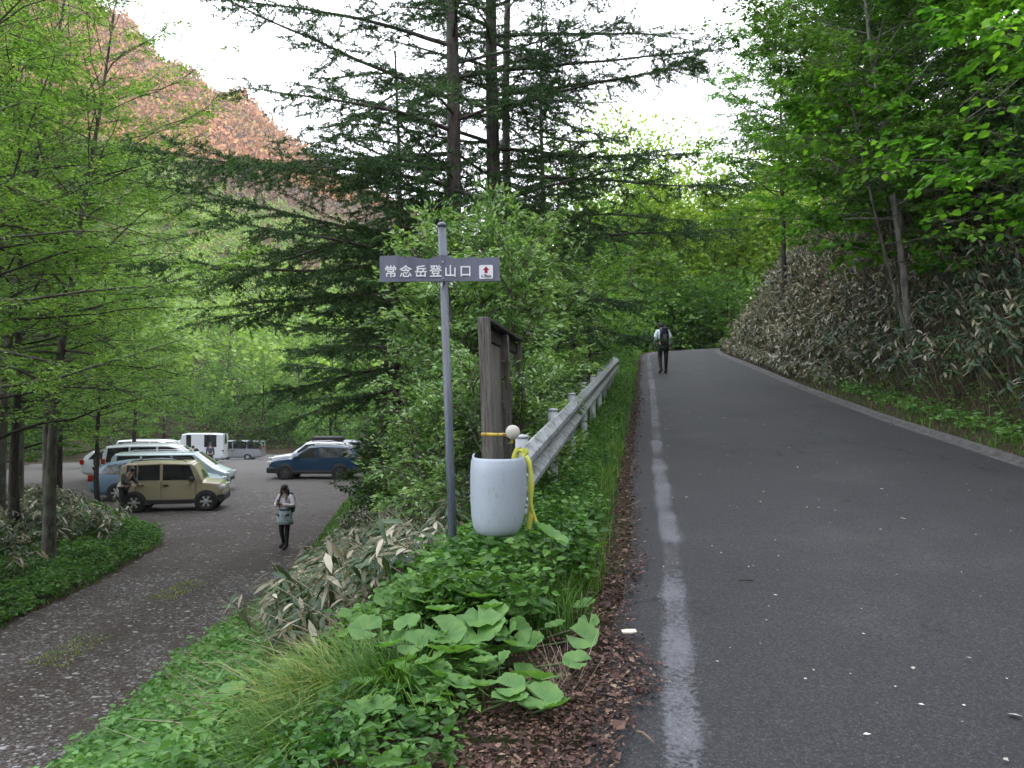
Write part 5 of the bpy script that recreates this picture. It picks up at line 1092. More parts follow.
wood_mass('yellow_wood', 'yellow green wood beyond the road bend', 230, (6, 62), (60, 112), (15, 22), .30, 2300, M_yellow, keep=lambda x, y: (x > .10*y) & (x < .62*y), cr=2.2)
wood_mass('larch_side_wood', 'mid green wood behind the larches', 130, (-22, 9), (46, 96), (9, 15), .36, 600, M_mid, keep=lambda x, y: (poly_dist(x, y, GRAVEL) > 3.5) & (road_coord(x, y)[0] < -6) & (x > -.20*y), cr=2.6)
wood_mass('left_wood', 'light green wood left of the parking lot', 120, (-75, -18), (34, 100), (9, 15), .36, 600, M_light, keep=lambda x, y: (poly_dist(x, y, GRAVEL) > 3) & (x > -.75*y-6) & (x < -.50*y), cr=2.6)
# ------------------------------------------------------------------ mountain trees
n = 230000; x = rng.uniform(-520, 60, n); y = rng.uniform(235, 640, n); k = (x > -.85*y) & (x < -.02*y); x = x[k]; y = y[k]; z = H(x, y); h = rng.uniform(1.5, 3.6, len(x)); mb = MB()
P = np.stack([x, y, z+rng.uniform(0, 4, len(x))**1.3], 1); D = unit(rng.normal(size=P.shape)+np.array([0, 0, .9])); leaf_batch(mb, P, D, rand_unit(len(x)), h, h*rng.uniform(.35, .8, len(x)), fold=.2, wide=.5)
tag(mb.build('mountain_forest', M_mtn), 'reddish sunlit forest on the mountain slope at upper left', 'forest', kind='stuff')
# ------------------------------------------------------------------ ground cover
rng = np.random.default_rng(99)
def on_ground(x, y, dz=0): return np.stack([x, y, H(x, y)+dz], 1)
def area(n, xr, yr, keep):
    x = rng.uniform(*xr, n); y = rng.uniform(*yr, n); s, st = road_coord(x, y); g_ = poly_dist(x, y, GRAVEL); k = keep(x, y, s, g_); return x[k], y[k], s[k], g_[k]
def herbs(mb, x, y, hgt, size, per=5, wid=.6, spread=.6, tilt=.5, six=False):
    base = on_ground(x, y); idx = np.repeat(np.arange(len(x)), per); a = rng.uniform(0, 6.28, len(idx)); hh = (hgt*rng.uniform(.35, 1.1, len(x)))[idx]*rng.uniform(.5, 1.0, len(idx))
    P = base[idx]+np.stack([0*a, 0*a, hh], 1)+rng.normal(size=(len(idx), 3))*size*.5*np.array([1, 1, .3]); D = np.stack([np.cos(a), np.sin(a), rng.uniform(-.3, .5, len(a))], 1)
    Nn = unit(np.array([0, 0, 1])+rng.normal(size=D.shape)*tilt); sz = size*rng.uniform(.6, 1.3, len(idx)); leaf_batch(mb, P, D, Nn, sz, sz*wid, fold=.15, curl=.15, six=six)
def along(n, s0, s1, y0, y1, pw=1.0):
    """points beside the left asphalt edge, denser close to the viewer"""
    u = rng.random(n); y = y0*(y1/y0)**(u**pw); i = np.searchsorted(LEs[:, 1], y).clip(1, len(LEs)-1); s = rng.uniform(s0, s1, n)
    fx = (y-LEs[i-1, 1])/(LEs[i, 1]-LEs[i-1, 1]+1e-9); bx = LEs[i-1, 0]+(LEs[i, 0]-LEs[i-1, 0])*fx
    return bx+RN[i, 0]*s, y+RN[i, 1]*s, s
# 1 verge grass and herbs along the guardrail
mb = MB(); x, y, s = along(52000, -1.6, -.12, 4.0, 38); k = (rng.random(len(x)) < np.clip((-s-.1)/.25, .1, 1)); x, y = x[k], y[k]
far = np.clip(y/7, 1, 4)
blade_batch(mb, on_ground(x, y), rng.uniform(.10, .34, len(x)), .006*far, rng.uniform(.1, .9, len(x)), rng.uniform(0, 6.28, len(x)))
tag(mb.build('verge_grass', M_grass), 'bright green grass strip between guardrail and road edge', 'grass', kind='stuff')
mb = MB(); x, y, s = along(9500, -1.7, -.20, 3.9, 36); k = (y < 6.2); s_ = (s > -.36) & (wob(x, y, 1.4, 2) < .1); x, y, k = x[~s_], y[~s_], k[~s_]; q_ = rng.random(len(x)) < .45; herbs(mb, x[k & q_], y[k & q_], .44, .068, 7, tilt=.6, six=True); herbs(mb, x[k & ~q_], y[k & ~q_], .40, .042, 9); herbs(mb, x[~k], y[~k], .30, .05, 7)
tag(mb.build('verge_herbs', M_herb), 'low leafy weeds growing along the guardrail foot', 'weeds', kind='stuff')
# 2 embankment: leafy herbs everywhere on the slope
mb = MB(); x, y, s, g_ = area(44000, (-6, 1), (2.6, 26), lambda x, y, s, g_: (s < -.42-.06*(y < 3.9)) & (g_ > .05)); k = (rng.random(len(x)) < np.clip(7/y, .25, 1)) & (wob(x, y, .9, 5) > -.55) & ~((np.abs(x+.28) < .42) & (y > 3.3) & (y < 4.7) & (rng.random(len(x)) < .5)); q = rng.random(len(x)) < .5; herbs(mb, x[k & q], y[k & q], .24, .05, 7, wid=.45, tilt=.7, six=True); herbs(mb, x[k & ~q], y[k & ~q], .16, .065, 5)
tag(mb.build('bank_herbs', M_herb), 'leafy green undergrowth covering the bank below the sign', 'undergrowth', kind='stuff')
mb = MB(); x, y, s, g_ = area(9000, (-6, -1.0), (3.2, 13), lambda x, y, s, g_: (s < -1.2) & (g_ > -.12) & (g_ < 2.2)); herbs(mb, x, y, .34, .085, 6, wid=.55, six=True)
tag(mb.build('bright_herbs', M_herbl), 'bright green broad herbs at the foot of the bank beside the gravel', 'herbs', kind='stuff')
mb = MB(); x, y, s, g_ = area(52000, (-8, -3.4), (3, 34), lambda x, y, s, g_: (s < -1.5) & (g_ > -.15) & (g_ < 1.3)); k = rng.random(len(x)) < .8; x, y = x[k], y[k]
blade_batch(mb, on_ground(x, y), rng.uniform(.06, .22, len(x)), .010*np.clip(y/8, 1, 3), rng.uniform(.1, .8, len(x)), rng.uniform(0, 6.28, len(x)))
tag(mb.build('track_edge_grass', M_grass), 'grass along the right edge of the gravel track', 'grass', kind='stuff')
# 3 left verge: carpet of small green leaves
mb = MB(); x, y, s, g_ = area(60000, (-18, -7.8), (8, 34), lambda x, y, s, g_: (g_ > -.08) & (g_ < 3.4) & (s < -8)); k = rng.random(len(x)) < .6*np.clip(1.3-g_*.25, .2, 1)*np.clip(14/y, .3, 1); herbs(mb, x[k], y[k], .26*(.5+.5*(wob(x[k], y[k], 1.1, 8)+1)), .085, 6, tilt=.7)
tag(mb.build('left_verge_herbs', M_herb), 'green leafy carpet on the left verge of the gravel track', 'ground cover', kind='stuff')
mb = MB(); x, y, s, g_ = area(60000, (-18, -7.8), (8, 30), lambda x, y, s, g_: (g_ > -.12) & (g_ < 1.2) & (s < -8)); blade_batch(mb, on_ground(x, y), rng.uniform(.05, .18, len(x)), .016, rng.uniform(.1, .8, len(x)), rng.uniform(0, 6.28, len(x)))
tag(mb.build('left_verge_grass', M_grass), 'short grass edging the left verge of the gravel track', 'grass', kind='stuff')
# 4 forest floor further left and behind
mb = MB(); x, y, s, g_ = area(26000, (-60, 4), (10, 100), lambda x, y, s, g_: (g_ > 2.4) & (s < -4)); herbs(mb, x, y, .7, .16, 5)
tag(mb.build('forest_undergrowth', M_mid), 'low green growth on the forest floor', 'undergrowth', kind='stuff')
# 5 right verge grass
mb = MB(); x, y, s, g_ = area(60000, (4, 12), (4, 40), lambda x, y, s, g_: True | (s > 0)); w_ = ROADW[road_coord(x, y)[1]]; k = (s > w_+.24) & (s < w_+1.5) & (rng.random(len(x)) < np.clip(12/y, .2, 1)*np.clip((24-y)/6, .12, 1)); x, y = x[k], y[k]
blade_batch(mb, on_ground(x, y), rng.uniform(.05, .20, len(x)), .013, rng.uniform(.1, .8, len(x)), rng.uniform(0, 6.28, len(x)))
tag(mb.build('right_verge_grass', M_grass), 'green grass strip between the right kerb and the bamboo', 'grass', kind='stuff')
mb = MB(); x, y, s, g_ = area(9000, (4, 12), (4, 34), lambda x, y, s, g_: s > 0); w_ = ROADW[road_coord(x, y)[1]]; k = (s > w_+.5) & (s < w_+2.0); herbs(mb, x[k], y[k], .2, .085, 5, six=True)
tag(mb.build('right_verge_herbs', M_herbl), 'bright leafy weeds at the foot of the bamboo bank', 'weeds', kind='stuff')

# 6 dwarf bamboo
M_sasam = leafmat('bamboo_leaf_mixed', [(0, (.03, .065, .03)), (.4, (.06, .11, .05)), (.62, (.09, .10, .055)), (.8, (.24, .21, .14)), (1, (.5, .47, .38))], trans=.15, rough=.42, clump=.25, cscale=.8)
def sasa(mb, wood, x, y, hgt, ll, lw, per=6, out=None, lean=.4, drop=.6, flop=.25):
    base = on_ground(x, y); n = len(x); h = hgt*rng.uniform(.55, 1.15, n)*(1+.38*wob(x, y, 1.1, 5)); a = rng.uniform(0, 6.28, n); L_ = np.stack([np.cos(a), np.sin(a), 0*a], 1)*rng.uniform(0, .35, n)[:, None]
    if out is not None: L_ = L_+out*lean*rng.uniform(.3, 1.3, n)[:, None]
    top = base+(np.array([0, 0, 1.])+L_)*h[:, None]; stick_batch(wood, base, top, .0035, .002)
    idx = np.repeat(np.arange(n), per); j = np.tile(np.arange(per), n); aa = rng.uniform(0, 6.28, n)[idx]+j*6.28/per+rng.normal(size=len(idx))*.35
    D = np.stack([np.cos(aa), np.sin(aa), rng.uniform(-drop*1.5, drop*.4, len(aa))], 1)
    if out is not None: D[:, :2] += out[idx][:, :2]*.55
    P = top[idx]-(np.array([0, 0, 1.])*(rng.uniform(0, .22, len(idx))*h[idx])[:, None]); Nn = unit(np.array([0, 0, 1.])+rng.normal(size=D.shape)*flop)
    if out is not None: Nn = unit(Nn+out[idx]*.5)
    sz = ll*rng.uniform(.6, 1.2, len(idx)); leaf_batch(mb, P, D, Nn, sz, lw*rng.uniform(.75, 1.2, len(idx)), fold=.08, curl=.28, six=True)
mb = MB(); wd = MB(); x, y, s, g_ = area(34000, (5, 24), (5, 47), lambda x, y, s, g_: s > 0); st = road_coord(x, y)[1]; w_ = ROADW[st]
k = (s > w_+1.15) & (s < w_+6.0+.1*y) & (rng.random(len(x)) < np.where(y < 14, 1, .8)); far = ~((s > w_+.55) | (y < 22)); x, y, st = x[k], y[k], st[k]; out = np.stack([-RN[st, 0], -RN[st, 1], 0*RN[st, 0]], 1)
fr = (y > 19+rng.normal(size=len(y))*3.5)
sasa(mb, wd, x[fr], y[fr], 1.0, .27, .058, 7, out[fr]); wd.build('dry', M_straw); c = bpy.data.objects['dry']; c.name = 'bamboo_stalks'
o = mb.build('dry_bamboo_thicket', M_sasa); tag(o, 'sunbleached dwarf bamboo thicket on the far part of the right bank', 'bamboo', kind='stuff'); c.parent = o
mb = MB(); wd = MB(); sasa(mb, wd, x[~fr], y[~fr], .85, .25, .055, 7, out[~fr]); o = mb.build('bamboo_thicket', M_sasag); tag(o, 'dark green dwarf bamboo thicket on the near part of the right bank', 'bamboo', kind='stuff'); c = wd.build('bamboo_stalks', M_straw, o)
# edge of the road beyond 22 m: bamboo comes right down to the gutter
mb = MB(); wd = MB(); x, y, s, g_ = area(14000, (7, 18), (17, 50), lambda x, y, s, g_: s > 0); st = road_coord(x, y)[1]; w_ = ROADW[st]; k = (s > w_+.35) & (s < w_+1.7) & (y+rng.normal(size=len(y))*1.5 > 20); x, y, st = x[k], y[k], st[k]
sasa(mb, wd, x, y, .42, .22, .05, 6, np.stack([-RN[st, 0], -RN[st, 1], 0*RN[st, 0]], 1)); o = mb.build('bamboo_fringe', M_sasa); tag(o, 'low dwarf bamboo fringe reaching down to the right gutter', 'bamboo', kind='stuff'); wd.build('bamboo_stalks', M_straw, o)
# upper right slope: dark tangle under the trees
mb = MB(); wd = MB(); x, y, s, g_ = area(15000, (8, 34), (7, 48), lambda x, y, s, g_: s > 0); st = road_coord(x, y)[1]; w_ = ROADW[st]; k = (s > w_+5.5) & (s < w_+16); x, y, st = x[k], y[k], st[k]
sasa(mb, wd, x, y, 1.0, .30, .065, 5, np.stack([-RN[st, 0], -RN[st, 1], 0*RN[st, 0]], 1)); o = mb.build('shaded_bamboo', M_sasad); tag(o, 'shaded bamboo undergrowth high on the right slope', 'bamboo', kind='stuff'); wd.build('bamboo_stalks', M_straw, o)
# bamboo on the bank between the track and the sign, with dead canes
mb = MB(); wd = MB(); x, y, s, g_ = area(10500, (-6.5, .2), (5.0, 26), lambda x, y, s, g_: (s < -1.45) & (g_ > .7) & (x > -.30*y)); k = (wob(x, y, .8, 9) > -.6) & (rng.random(len(x)) < np.clip(11/y, .3, 1)) & ~((y < 6.3) & (x < -1.25)); x, y = x[k], y[k]
sasa(mb, wd, x, y, .55, .20, .045, 6, np.tile(np.array([[-.7, -.4, 0]]), (len(x), 1)), lean=.3)
o = mb.build('bank_bamboo', M_sasam); tag(o, 'half dry dwarf bamboo on the bank left of the sign pole', 'bamboo', kind='stuff')
wd.build('bamboo_stalks', M_straw, o)
n = 260; x = rng.uniform(-2.4, -.4, n); y = rng.uniform(5.0, 9.5, n); A = on_ground(x, y, .04); a = rng.normal(size=n)*.9+R(200); B = A+np.stack([np.cos(a), np.sin(a)*.5, rng.uniform(.05, .75, n)], 1)*rng.uniform(.25, .85, n)[:, None]
wd = MB(); stick_batch(wd, A, B, .0045, .002); tag(wd.build('dead_canes', M_straw), 'tangle of pale dead canes on the bank left of the sign pole', 'canes', kind='stuff')
# brush in the left verge
mb = MB(); wd = MB(); x, y, s, g_ = area(12000, (-22, -9), (10, 30), lambda x, y, s, g_: (g_ > .9) & (g_ < 7) & (s < -8)); k = wob(x, y, .5, 2)+np.clip((g_-1.1)*.6, 0, 1.0) > .0; sasa(mb, wd, x[k], y[k], .7, .24, .055, 6); o = mb.build('left_bamboo', M_sasam); tag(o, 'dark dwarf bamboo among the left trees', 'bamboo', kind='stuff'); wd.build('bamboo_stalks', M_straw, o)

# 7 sedge tussock in the foreground
def tussock(label, x, y, n, h, w, r, mat, group=None):
    T = thing('sedge_tussock', label, 'grass tuft', (x, y, hz(x, y)), 0, group); q = rng.normal(size=(n, 2))*r*.45; a = np.arctan2(q[:, 1], q[:, 0])+rng.normal(size=n)*.5-.0
    mb = MB(); blade_batch(mb, np.stack([q[:, 0], q[:, 1], 0*a-.02-np.hypot(q[:, 0], q[:, 1])*.2], 1), rng.uniform(.5, 1.1, n)*h, w, rng.uniform(.35, 1.25, n), a); mb.build('blades', mat, T); return T
tussock('big golden green sedge tussock at the bottom centre of the bank', -.78, 3.95, 1300, .42, .008, .40, M_sedge)
tussock('golden sedge tussock left behind the largest one', -1.05, 4.3, 800, .34, .007, .30, M_grass)
tussock('green sedge tussock right beside the largest one', -.50, 3.6, 700, .38, .008, .26, M_grass)
tussock('small sedge tussock at the very bottom of the bank', -.85, 3.4, 600, .34, .008, .26, M_grass)
n = 46; x = rng.normal(size=n)*.05+.22; y = rng.normal(size=n)*.07+3.55; A = on_ground(x, y, .0); a = rng.uniform(0, 6.28, n); B = A+np.stack([np.cos(a)*.6, np.sin(a)*.6, rng.uniform(.5, 1.2, n)], 1)*rng.uniform(.08, .24, n)[:, None]
wd = MB(); stick_batch(wd, A, B, .0016, .0008); tag(wd.build('dry_tuft', M_straw), 'small dry grass tuft standing in the brown litter', 'grass tuft', kind='stuff')
n = 110; x = rng.normal(size=n)*.16-.95; y = rng.normal(size=n)*.16+4.75; A = on_ground(x, y, .18); a = rng.normal(size=n)*.5+R(150); B = A+np.stack([np.cos(a), np.sin(a)*.6, rng.uniform(.15, .65, n)], 1)*rng.uniform(.15, .38, n)[:, None]
wd = MB(); stick_batch(wd, A, B, .0018, .001); tag(wd.build('dead_grass_stems', M_straw), 'fan of pale dead grass stems above the sedge tussock', 'stems', kind='stuff')

# 8 butterbur: round leaves on stalks, each plant a thing
def fuki_mesh(r, sd):
    rg = np.random.default_rng(sd); mb = MB(); k = 26; v = [(0, 0, 0)]; rings = (.3, .6, .85, 1.0)
    a = np.linspace(R(14), R(346), k)
    for q in rings:
        for i, t in enumerate(a):
            lob = 1+.05*math.sin(t*5+sd)+.12*math.cos(t) ; rr = r*q*lob; ve = .055*r*math.sin(t*11)*q
            v.append((-rr*math.cos(t), rr*math.sin(t), r*(.50*q*q-.22*q**4)+ve+.02*rg.normal()*r*q))
    F = [[0, 1+i, 2+i] for i in range(k-1)]
    for q in range(3):
        for i in range(k-1): A_ = 1+q*k+i; F.append([A_, A_+k, A_+k+1, A_+1])
    mb.add(v, F, 0, True); return mb
FG = 'butterbur plants with round leaves on the bank'
def fuki(x, y, hs, label, rz, r=.12):
    T = thing('butterbur_plant', label, 'plant', (x, y, hz(x, y)-.03), rz, FG)
    for i, h in enumerate(hs):
        h = h*.8
        a = i*2.2+rng.random()*.8; rad_ = (.05+.11*i)*(1 if i else .3); top = np.array([math.cos(a)*rad_*1.3, math.sin(a)*rad_*1.3, h]); mb = MB()
        mb.tube([(math.cos(a)*.01, math.sin(a)*.01, 0), (top[0]*.4, top[1]*.4, h*.55), tuple(top)], (.006, .005, .004), 6); st_ = mb.build('stalk', M_stem, T)
        rr = r*.92*rng.uniform(.75, 1.15); o = fuki_mesh(rr, int(rng.integers(1000))).build('leaf', M_fuki, T); o.location = top; o.rotation_euler = (R(rng.normal()*14+14), R(rng.normal()*14), rng.uniform(0, 6.28))
sp = [(-.22, 4.15, (.34, .28, .22), 'butterbur with the largest round leaves, bottom centre', .15), (-.28, 3.55, (.26, .2), 'butterbur at the very bottom edge, centre', .13), (-.10, 3.9, (.3, .22), 'butterbur just right of the largest leaves', .12), (-.45, 4.55, (.36, .3, .2), 'butterbur left above the largest leaves', .13),
      (.215, 4.5, (.62,), 'single round butterbur leaf in front of the hanging yellow tape', .115), (-.30, 4.85, (.35, .25), 'butterbur under the white guardrail end', .10), (-.62, 4.95, (.34, .26, .2), 'butterbur with heart leaves below the sign pole', .12), (-.05, 4.75, (.3, .24), 'small butterbur right below the guardrail end', .09),
      (-.12, 3.35, (.2, .16), 'low butterbur beside the brown litter', .09), (-1.55, 5.3, (.32, .3, .22), 'butterbur left of the dead stems', .15), (-1.9, 5.9, (.3, .26, .2), 'butterbur half way to the gravel track', .15), (-1.35, 6.0, (.3, .25, .22), 'butterbur in front of the dead canes', .13), (-2.3, 6.1, (.28, .24), 'butterbur near the gravel track edge', .14),
      (-2.35, 5.3, (.26, .22), 'butterbur lowest at the gravel edge', .14), (-1.95, 5.0, (.25, .2), 'butterbur at the lower left of the bank', .12), (-2.75, 6.9, (.26, .22), 'butterbur furthest down the bank', .14), (-.75, 5.45, (.35, .28), 'butterbur right at the sign pole foot', .10), (.22, 5.0, (.22, .18), 'butterbur beside the guardrail posts', .08), (-.15, 4.35, (.40, .33), 'upright butterbur leaves under the sleeve', .10), (.38, 4.3, (.2, .2), 'leafy plant nearest the asphalt edge', .07)]
for i, (x, y, hs, lb, r) in enumerate(sp): fuki(x, y, hs, lb, i*1.3, r)
sp2 = [(-.14, 3.45, (.24, .18), 'butterbur second from the bottom edge in the litter', .12), (.02, 3.3, (.2, .16), 'butterbur rightmost at the bottom edge', .10), (-.12, 4.0, (.34, .28, .22), 'butterbur with three leaves above the bare litter', .12), (-.02, 3.75, (.26, .2), 'butterbur standing in the litter, right', .10), (-.05, 3.5, (.22, .18), 'butterbur in the litter near the bottom edge', .11), (-.38, 3.45, (.30, .22, .18), 'butterbur at the bottom edge beside the sedge', .13), (.05, 4.05, (.26, .22), 'butterbur under the leafy weeds at the litter edge', .09), (-.42, 4.2, (.40, .34, .26), 'butterbur with leaves stacked left above the largest', .12), (-.33, 3.75, (.30, .24, .2), 'butterbur low in front of the largest leaves', .13), (-.22, 4.6, (.44, .34), 'butterbur rising just under the sleeve', .10), (-.58, 4.35, (.42, .34, .26), 'butterbur between the sedge and the sign pole', .12), (-.08, 4.15, (.34, .26), 'butterbur closest to the bare litter', .10), (-.2, 3.3, (.22, .18), 'butterbur lowest in view beside the sedge', .12), (-.38, 3.95, (.36, .3, .24), 'butterbur left of the largest leaves', .13), (-.16, 4.3, (.36, .28), 'butterbur between the largest leaves and the tape', .11), (-.5, 3.85, (.32, .26, .2), 'butterbur between sedge and largest leaves', .12), (-.30, 4.45, (.38, .3), 'butterbur crowded under the sleeve, left half', .10)]
for i, (x, y, hs, lb, r) in enumerate(sp2): fuki(x, y, hs+(hs[-1]*.8,), lb, i*2.3+.5, r*.74)
for i, (x, y) in enumerate(((7.95, 11.8), (8.15, 12.8), (8.3, 13.6), (8.55, 14.9))): fuki(x, y, (.24, .2, .16), ['pale round butterbur leaves at the foot of the right bamboo, nearest', 'second butterbur along the foot of the right bamboo', 'third butterbur along the foot of the right bamboo', 'furthest butterbur along the foot of the right bamboo'][i], i, .12)

# 9 leaf litter at the asphalt edge
mb = MB(); x, y, s = along(110000, -1.3, .34, 2.3, 32, 1.15); k = (s < .05+.08*wob(x, y, 1.6)+.05*rng.normal(size=len(s))+.10*np.exp(-((y-3.6)/.7)**2)) & (s > -.24-.10*rng.normal(size=len(s))-.30*np.exp(-((y-3.2)/.7)**2)); x, y, s = x[k], y[k], s[k]
P = on_ground(x, y); P[:, 2] = np.where(s > 0, np.interp(y, ZR_Y, ZR_Z)+.012, P[:, 2]+.01)+rng.uniform(0, .03, len(x)); a = rng.uniform(0, 6.28, len(x)); sz = rng.gamma(2.5, .0065, len(x))+.005*np.clip(y/7, 1, 2)
leaf_batch(mb, P, np.stack([np.cos(a), np.sin(a), rng.normal(size=len(a))*.25], 1), unit(np.array([0, 0, 1.])+rng.normal(size=P.shape)*.4), sz, sz*rng.uniform(.3, .75, len(x)), fold=.2)
tag(mb.build('leaf_litter', M_litter), 'brown leaf litter along the left asphalt edge', 'leaf litter', kind='stuff')
mb = MB(); x, y, s, g_ = area(900, (-.6, 6), (2.4, 22), lambda x, y, s, g_: (s < .12) & (s > -.5)); A = on_ground(x, y, .02); a = rng.uniform(0, 6.28, len(x)); B = A+np.stack([np.cos(a), np.sin(a), rng.normal(size=len(a))*.15+.1], 1)*rng.uniform(.04, .16, len(x))[:, None]
stick_batch(mb, A, B, .002, .0012); tag(mb.build('litter_twigs', M_straw), 'thin dry twigs lying in the leaf litter', 'twigs', kind='stuff')
mb = MB(); x, y, s, g_ = area(60000, (4, 12), (5, 44), lambda x, y, s, g_: s > 0); w_ = ROADW[road_coord(x, y)[1]]; k = np.abs(s-w_+.05-.1*rng.normal(size=len(s))) < .14; x, y = x[k], y[k]; P = np.stack([x, y, np.interp(y, ZR_Y, ZR_Z)+rng.uniform(.01, .06, len(x))], 1); a = rng.uniform(0, 6.28, len(x)); sz = rng.uniform(.02, .055, len(x))
leaf_batch(mb, P, np.stack([np.cos(a), np.sin(a), 0*a], 1), unit(np.array([0, 0, 1.])+rng.normal(size=P.shape)*.4), sz, sz*.5, fold=.2); tag(mb.build('gutter_litter', M_litter), 'brown litter caught along the right gutter', 'leaf litter', kind='stuff')
# 10 pale petals on the asphalt
mb = MB(); x, y, s = along(330, .2, 4.5, 2.7, 26); st = road_coord(x, y)[1]
P = np.stack([x, y, ZST[st]+.028], 1); a = rng.uniform(0, 6.28, len(x)); sz = rng.gamma(2.2, .0075, len(x))+.007
leaf_batch(mb, P, np.stack([np.cos(a), np.sin(a), 0*a+.05], 1), np.tile(np.array([[0, 0, 1.]]), (len(x), 1))+rng.normal(size=P.shape)*.2, sz, sz*.55, fold=.12)
tag(mb.build('fallen_petals', leafmat('pale_petal', [(0, (.20, .17, .13)), (.4, (.42, .40, .36)), (1, (.6, .58, .54))], trans=0)), 'small pale petals and leaf scraps scattered over the asphalt', 'petals', kind='stuff')
# a few things one can point at
def road_z(x, y): return float(ZST[road_coord([x], [y])[1][0]])
d = 4.05; x = wx(628, d); mb = MB(); mb.prism([(-.035, -.02, 0), (.01, -.035, .004), (.04, -.012, .002), (.036, .02, .006), (-.01, .032, .002), (-.04, .012, .004)], (0, 0, .006)); o = mb.build('paper_scrap', plain('pale_scrap', (.55, .52, .42), .7)); o.location = (x, d, road_z(x, d)+.05); tag(o, 'pale flat scrap lying at the edge of the brown litter', 'scrap')
d = 3.02; x = wx(645, d); mb = MB(); mb.tube([(-.03, .06, .0), (-.012, .025, .006), (.006, -.01, .004), (.02, -.05, .0)], (.004, .006, .005, .003), 6); mb.tube([(-.012, .025, .006), (-.034, .02, .012)], (.004, .002), 5); o = mb.build('twig', plain('twig_brown', (.14, .10, .07), .8)); o.location = (x, d, road_z(x, d)+.022); tag(o, 'short forked brown twig on the asphalt near the bottom edge', 'twig')
d = 5.0; x = wx(745, 5.0); mb = MB(); mb.tube([(-.05, .02, .0), (0, 0, .008), (.05, .01, .0)], (.003, .005, .003), 6); o = mb.build('twig', bpy.data.materials['dark_bark']); o.location = (x, d, road_z(x, d)+.024); tag(o, 'small dark twig lying on the middle of the asphalt', 'twig')
# 11 stones of the track
def stones(name, label, n, xr, yr, sr, mat, flat=.4):
    x, y, s, g_ = area(n, xr, yr, lambda x, y, s, g_: (g_ < -.12)); k = (rng.random(len(x)) < .30+.7*np.exp(-((np.abs(x+6.5+.12*(12-y)*0)-1.0)/.45)**2)*(y < 26)+.3*(wob(x, y, .9, 3) > .2)); x, y = x[k], y[k]; m = len(x)
    sz = rng.gamma(2.0, sr/2, m)+sr*.3; sz = np.minimum(sz, sr*4.5); a = rng.uniform(0, 6.28, m); c = np.stack([x, y, track_z(x, y)+sz*.02], 1); vs = []
    ang = np.arange(6)*math.pi/3
    for zz, q in ((-.3, .9), (.28, .72)):
        for t in ang: rr = sz*q*rng.uniform(.6, 1.15, m); vs.append(c+np.stack([np.cos(t+a)*rr, np.sin(t+a)*rr*.62, sz*zz*flat*rng.uniform(.6, 1.3, m)], 1))
    V = np.stack(vs, 1).reshape(-1, 3); i = (np.arange(m)*12)[:, None]; mb = MB()
    mb.add(V, np.concatenate([i+np.array([j, (j+1) % 6, 6+(j+1) % 6, 6+j]) for j in range(6)]+[i+np.array([6, 7, 8, 9]), i+np.array([6, 9, 10, 11])], 1).reshape(-1, 4), 0, False)
    tag(mb.build(name, mat), label, 'stones', kind='stuff')
M_stone = leafmat('slate_stone', [(0, (.06, .055, .055)), (.5, (.10, .096, .090)), (.85, (.18, .175, .168)), (1, (.34, .335, .33))], trans=0, rough=.6)
stones('track_stones', 'flat grey stones bedded in the near gravel track', 36000, (-9, -3.4), (6.5, 17), .017, M_stone)
stones('lot_stones', 'grey stones scattered over the farther gravel', 16000, (-16, -4), (16, 34), .026, M_stone)
mb = MB(); x, y, s, g_ = area(14000, (-9.5, -3.4), (6.5, 27), lambda x, y, s, g_: g_ < .05); P = np.stack([x, y, track_z(x, y)+.012], 1); a = rng.uniform(0, 6.28, len(x)); sz = rng.uniform(.015, .05, len(x))
leaf_batch(mb, P, np.stack([np.cos(a), np.sin(a), 0*a], 1), unit(np.array([0, 0, 1.])+rng.normal(size=P.shape)*.3), sz, sz*.45, fold=.2); tag(mb.build('track_litter', M_litter), 'reddish brown leaf bits on the gravel track', 'leaf litter', kind='stuff')
mb = MB(); x, y, s, g_ = area(9000, (-7.4, -5.6), (7.5, 17), lambda x, y, s, g_: (np.abs(x+6.5-.2*wob(y, y, .3)) < .3) & (wob(x*.5, y, .8, 6) > .25)); blade_batch(mb, np.stack([x, y, track_z(x, y)], 1), rng.uniform(.02, .06, len(x)), .012, rng.uniform(.2, 1, len(x)), rng.uniform(0, 6.28, len(x))); tag(mb.build('track_weeds', M_sedge), 'sparse weeds along the middle ridge of the track', 'weeds', kind='stuff')

# ------------------------------------------------------------------ evening haze in the valley air
m, nt, N, L = new_mat('haze_air'); out = nd(N, 'ShaderNodeOutputMaterial'); v = nd(N, 'ShaderNodeVolumePrincipled')
v.inputs['Color'].default_value = (.93, .95, 1.0, 1); v.inputs['Density'].default_value = .00022; v.inputs['Anisotropy'].default_value = .2; L.new(v.outputs[0], out.inputs['Volume'])
zs_ = [v_.co.z for v_ in bpy.data.objects['ground'].data.vertices]
mb = MB(); mb.box(-960, 960, -760, 1160, min(zs_)-1, max(zs_)+14); tag(mb.build('haze', m), 'thin evening haze in the valley air', 'haze', kind='stuff')
SC.cycles.volume_bounces = 1
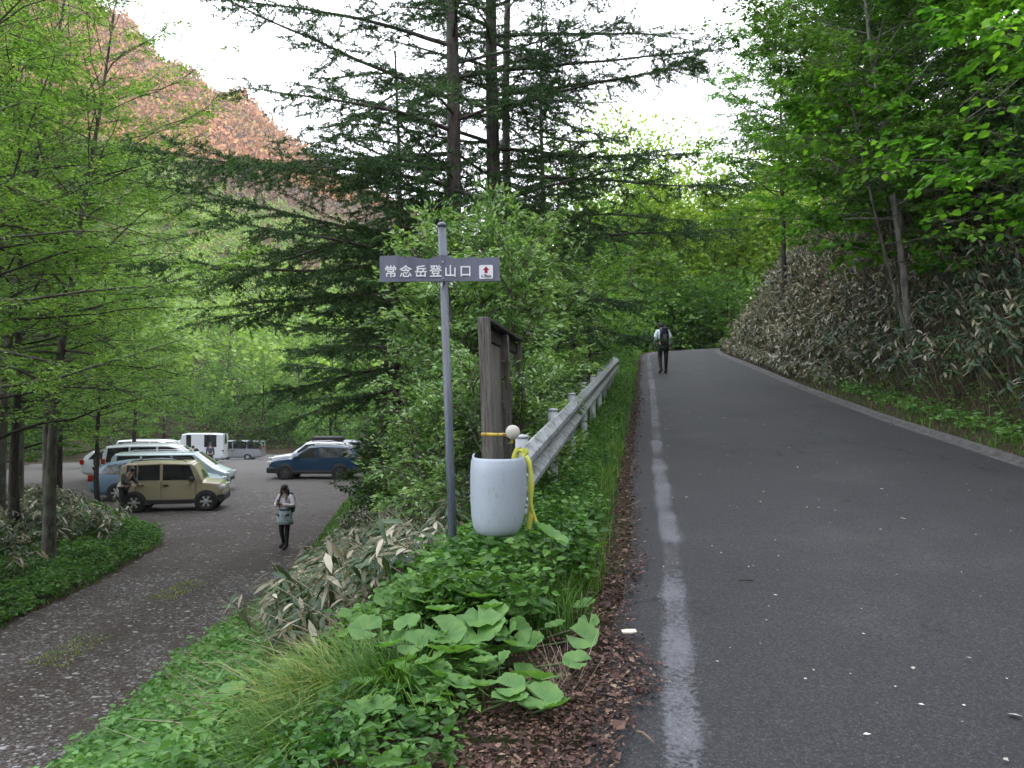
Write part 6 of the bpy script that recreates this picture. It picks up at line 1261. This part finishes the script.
# ------------------------------------------------------------------ camera, sky, sun
cam = bpy.data.cameras.new('camera'); co = bpy.data.objects.new('camera', cam); COL.objects.link(co)
co.location = (0, 0, CAMZ); co.rotation_euler = (R(90)+math.atan(22/770), 0, 0)
cam.lens = 770/1024*36; cam.sensor_width = 36; cam.clip_start = .05; cam.clip_end = 6000
SC.camera = co
w = bpy.data.worlds.new('World'); SC.world = w; w.use_nodes = True
N = w.node_tree.nodes; L = w.node_tree.links; N.clear()
sky = N.new('ShaderNodeTexSky'); sky.sky_type = 'NISHITA'; sky.sun_disc = False
SUN_EL = 9.0; SUN_AZ = 150.0        # low evening sun behind the camera, to the right
sky.sun_elevation = R(SUN_EL); sky.sun_rotation = R(SUN_AZ); sky.altitude = 1200; sky.air_density = 1.0; sky.dust_density = 2.0
# thin bright cloud veil over the whole sky
tc = N.new('ShaderNodeTexCoord'); no = N.new('ShaderNodeTexNoise'); no.inputs['Scale'].default_value = 1.6; no.inputs['Detail'].default_value = 6
mp = N.new('ShaderNodeMapping'); mp.inputs['Scale'].default_value = (1, 1, 3)
L.new(tc.outputs['Generated'], mp.inputs['Vector']); L.new(mp.outputs['Vector'], no.inputs['Vector'])
rr = ramp(N, [(.3, (12.8, 13.2, 14.4)), (.75, (16.6, 16.9, 18.2))]); L.new(no.outputs['Fac'], rr.inputs['Fac'])
mx = N.new('ShaderNodeMix'); mx.data_type = 'RGBA'; mx.inputs['Factor'].default_value = .8
L.new(sky.outputs['Color'], mx.inputs['A']); L.new(rr.outputs['Color'], mx.inputs['B'])
bg = N.new('ShaderNodeBackground'); bg.inputs['Strength'].default_value = .1; wo = N.new('ShaderNodeOutputWorld')
L.new(mx.outputs['Result'], bg.inputs['Color']); L.new(bg.outputs['Background'], wo.inputs['Surface'])
sl = bpy.data.lights.new('sun', 'SUN'); so = bpy.data.objects.new('sun', sl); COL.objects.link(so)
sl.energy = 5.0; sl.angle = R(.5); sl.color = (1.0, .60, .33)
az = R(SUN_AZ); el = R(SUN_EL); sd = Vector((math.sin(az)*math.cos(el), math.cos(az)*math.cos(el), math.sin(el)))
so.rotation_euler = (-sd).to_track_quat('-Z', 'Y').to_euler(); so.location = sd*100
SC.view_settings.view_transform = 'Standard'; SC.view_settings.look = 'None'; SC.view_settings.gamma = 1.0; SC.view_settings.use_curve_mapping = False
SC.view_settings.exposure = EXPO if 'EXPO' in globals() else 1.4
SC.cycles.max_bounces = 6; SC.cycles.diffuse_bounces = 4; SC.cycles.glossy_bounces = 2; SC.cycles.transmission_bounces = 4; SC.cycles.transparent_max_bounces = 6
SC.cycles.use_denoising = True
SC.cycles.caustics_reflective = False; SC.cycles.caustics_refractive = False
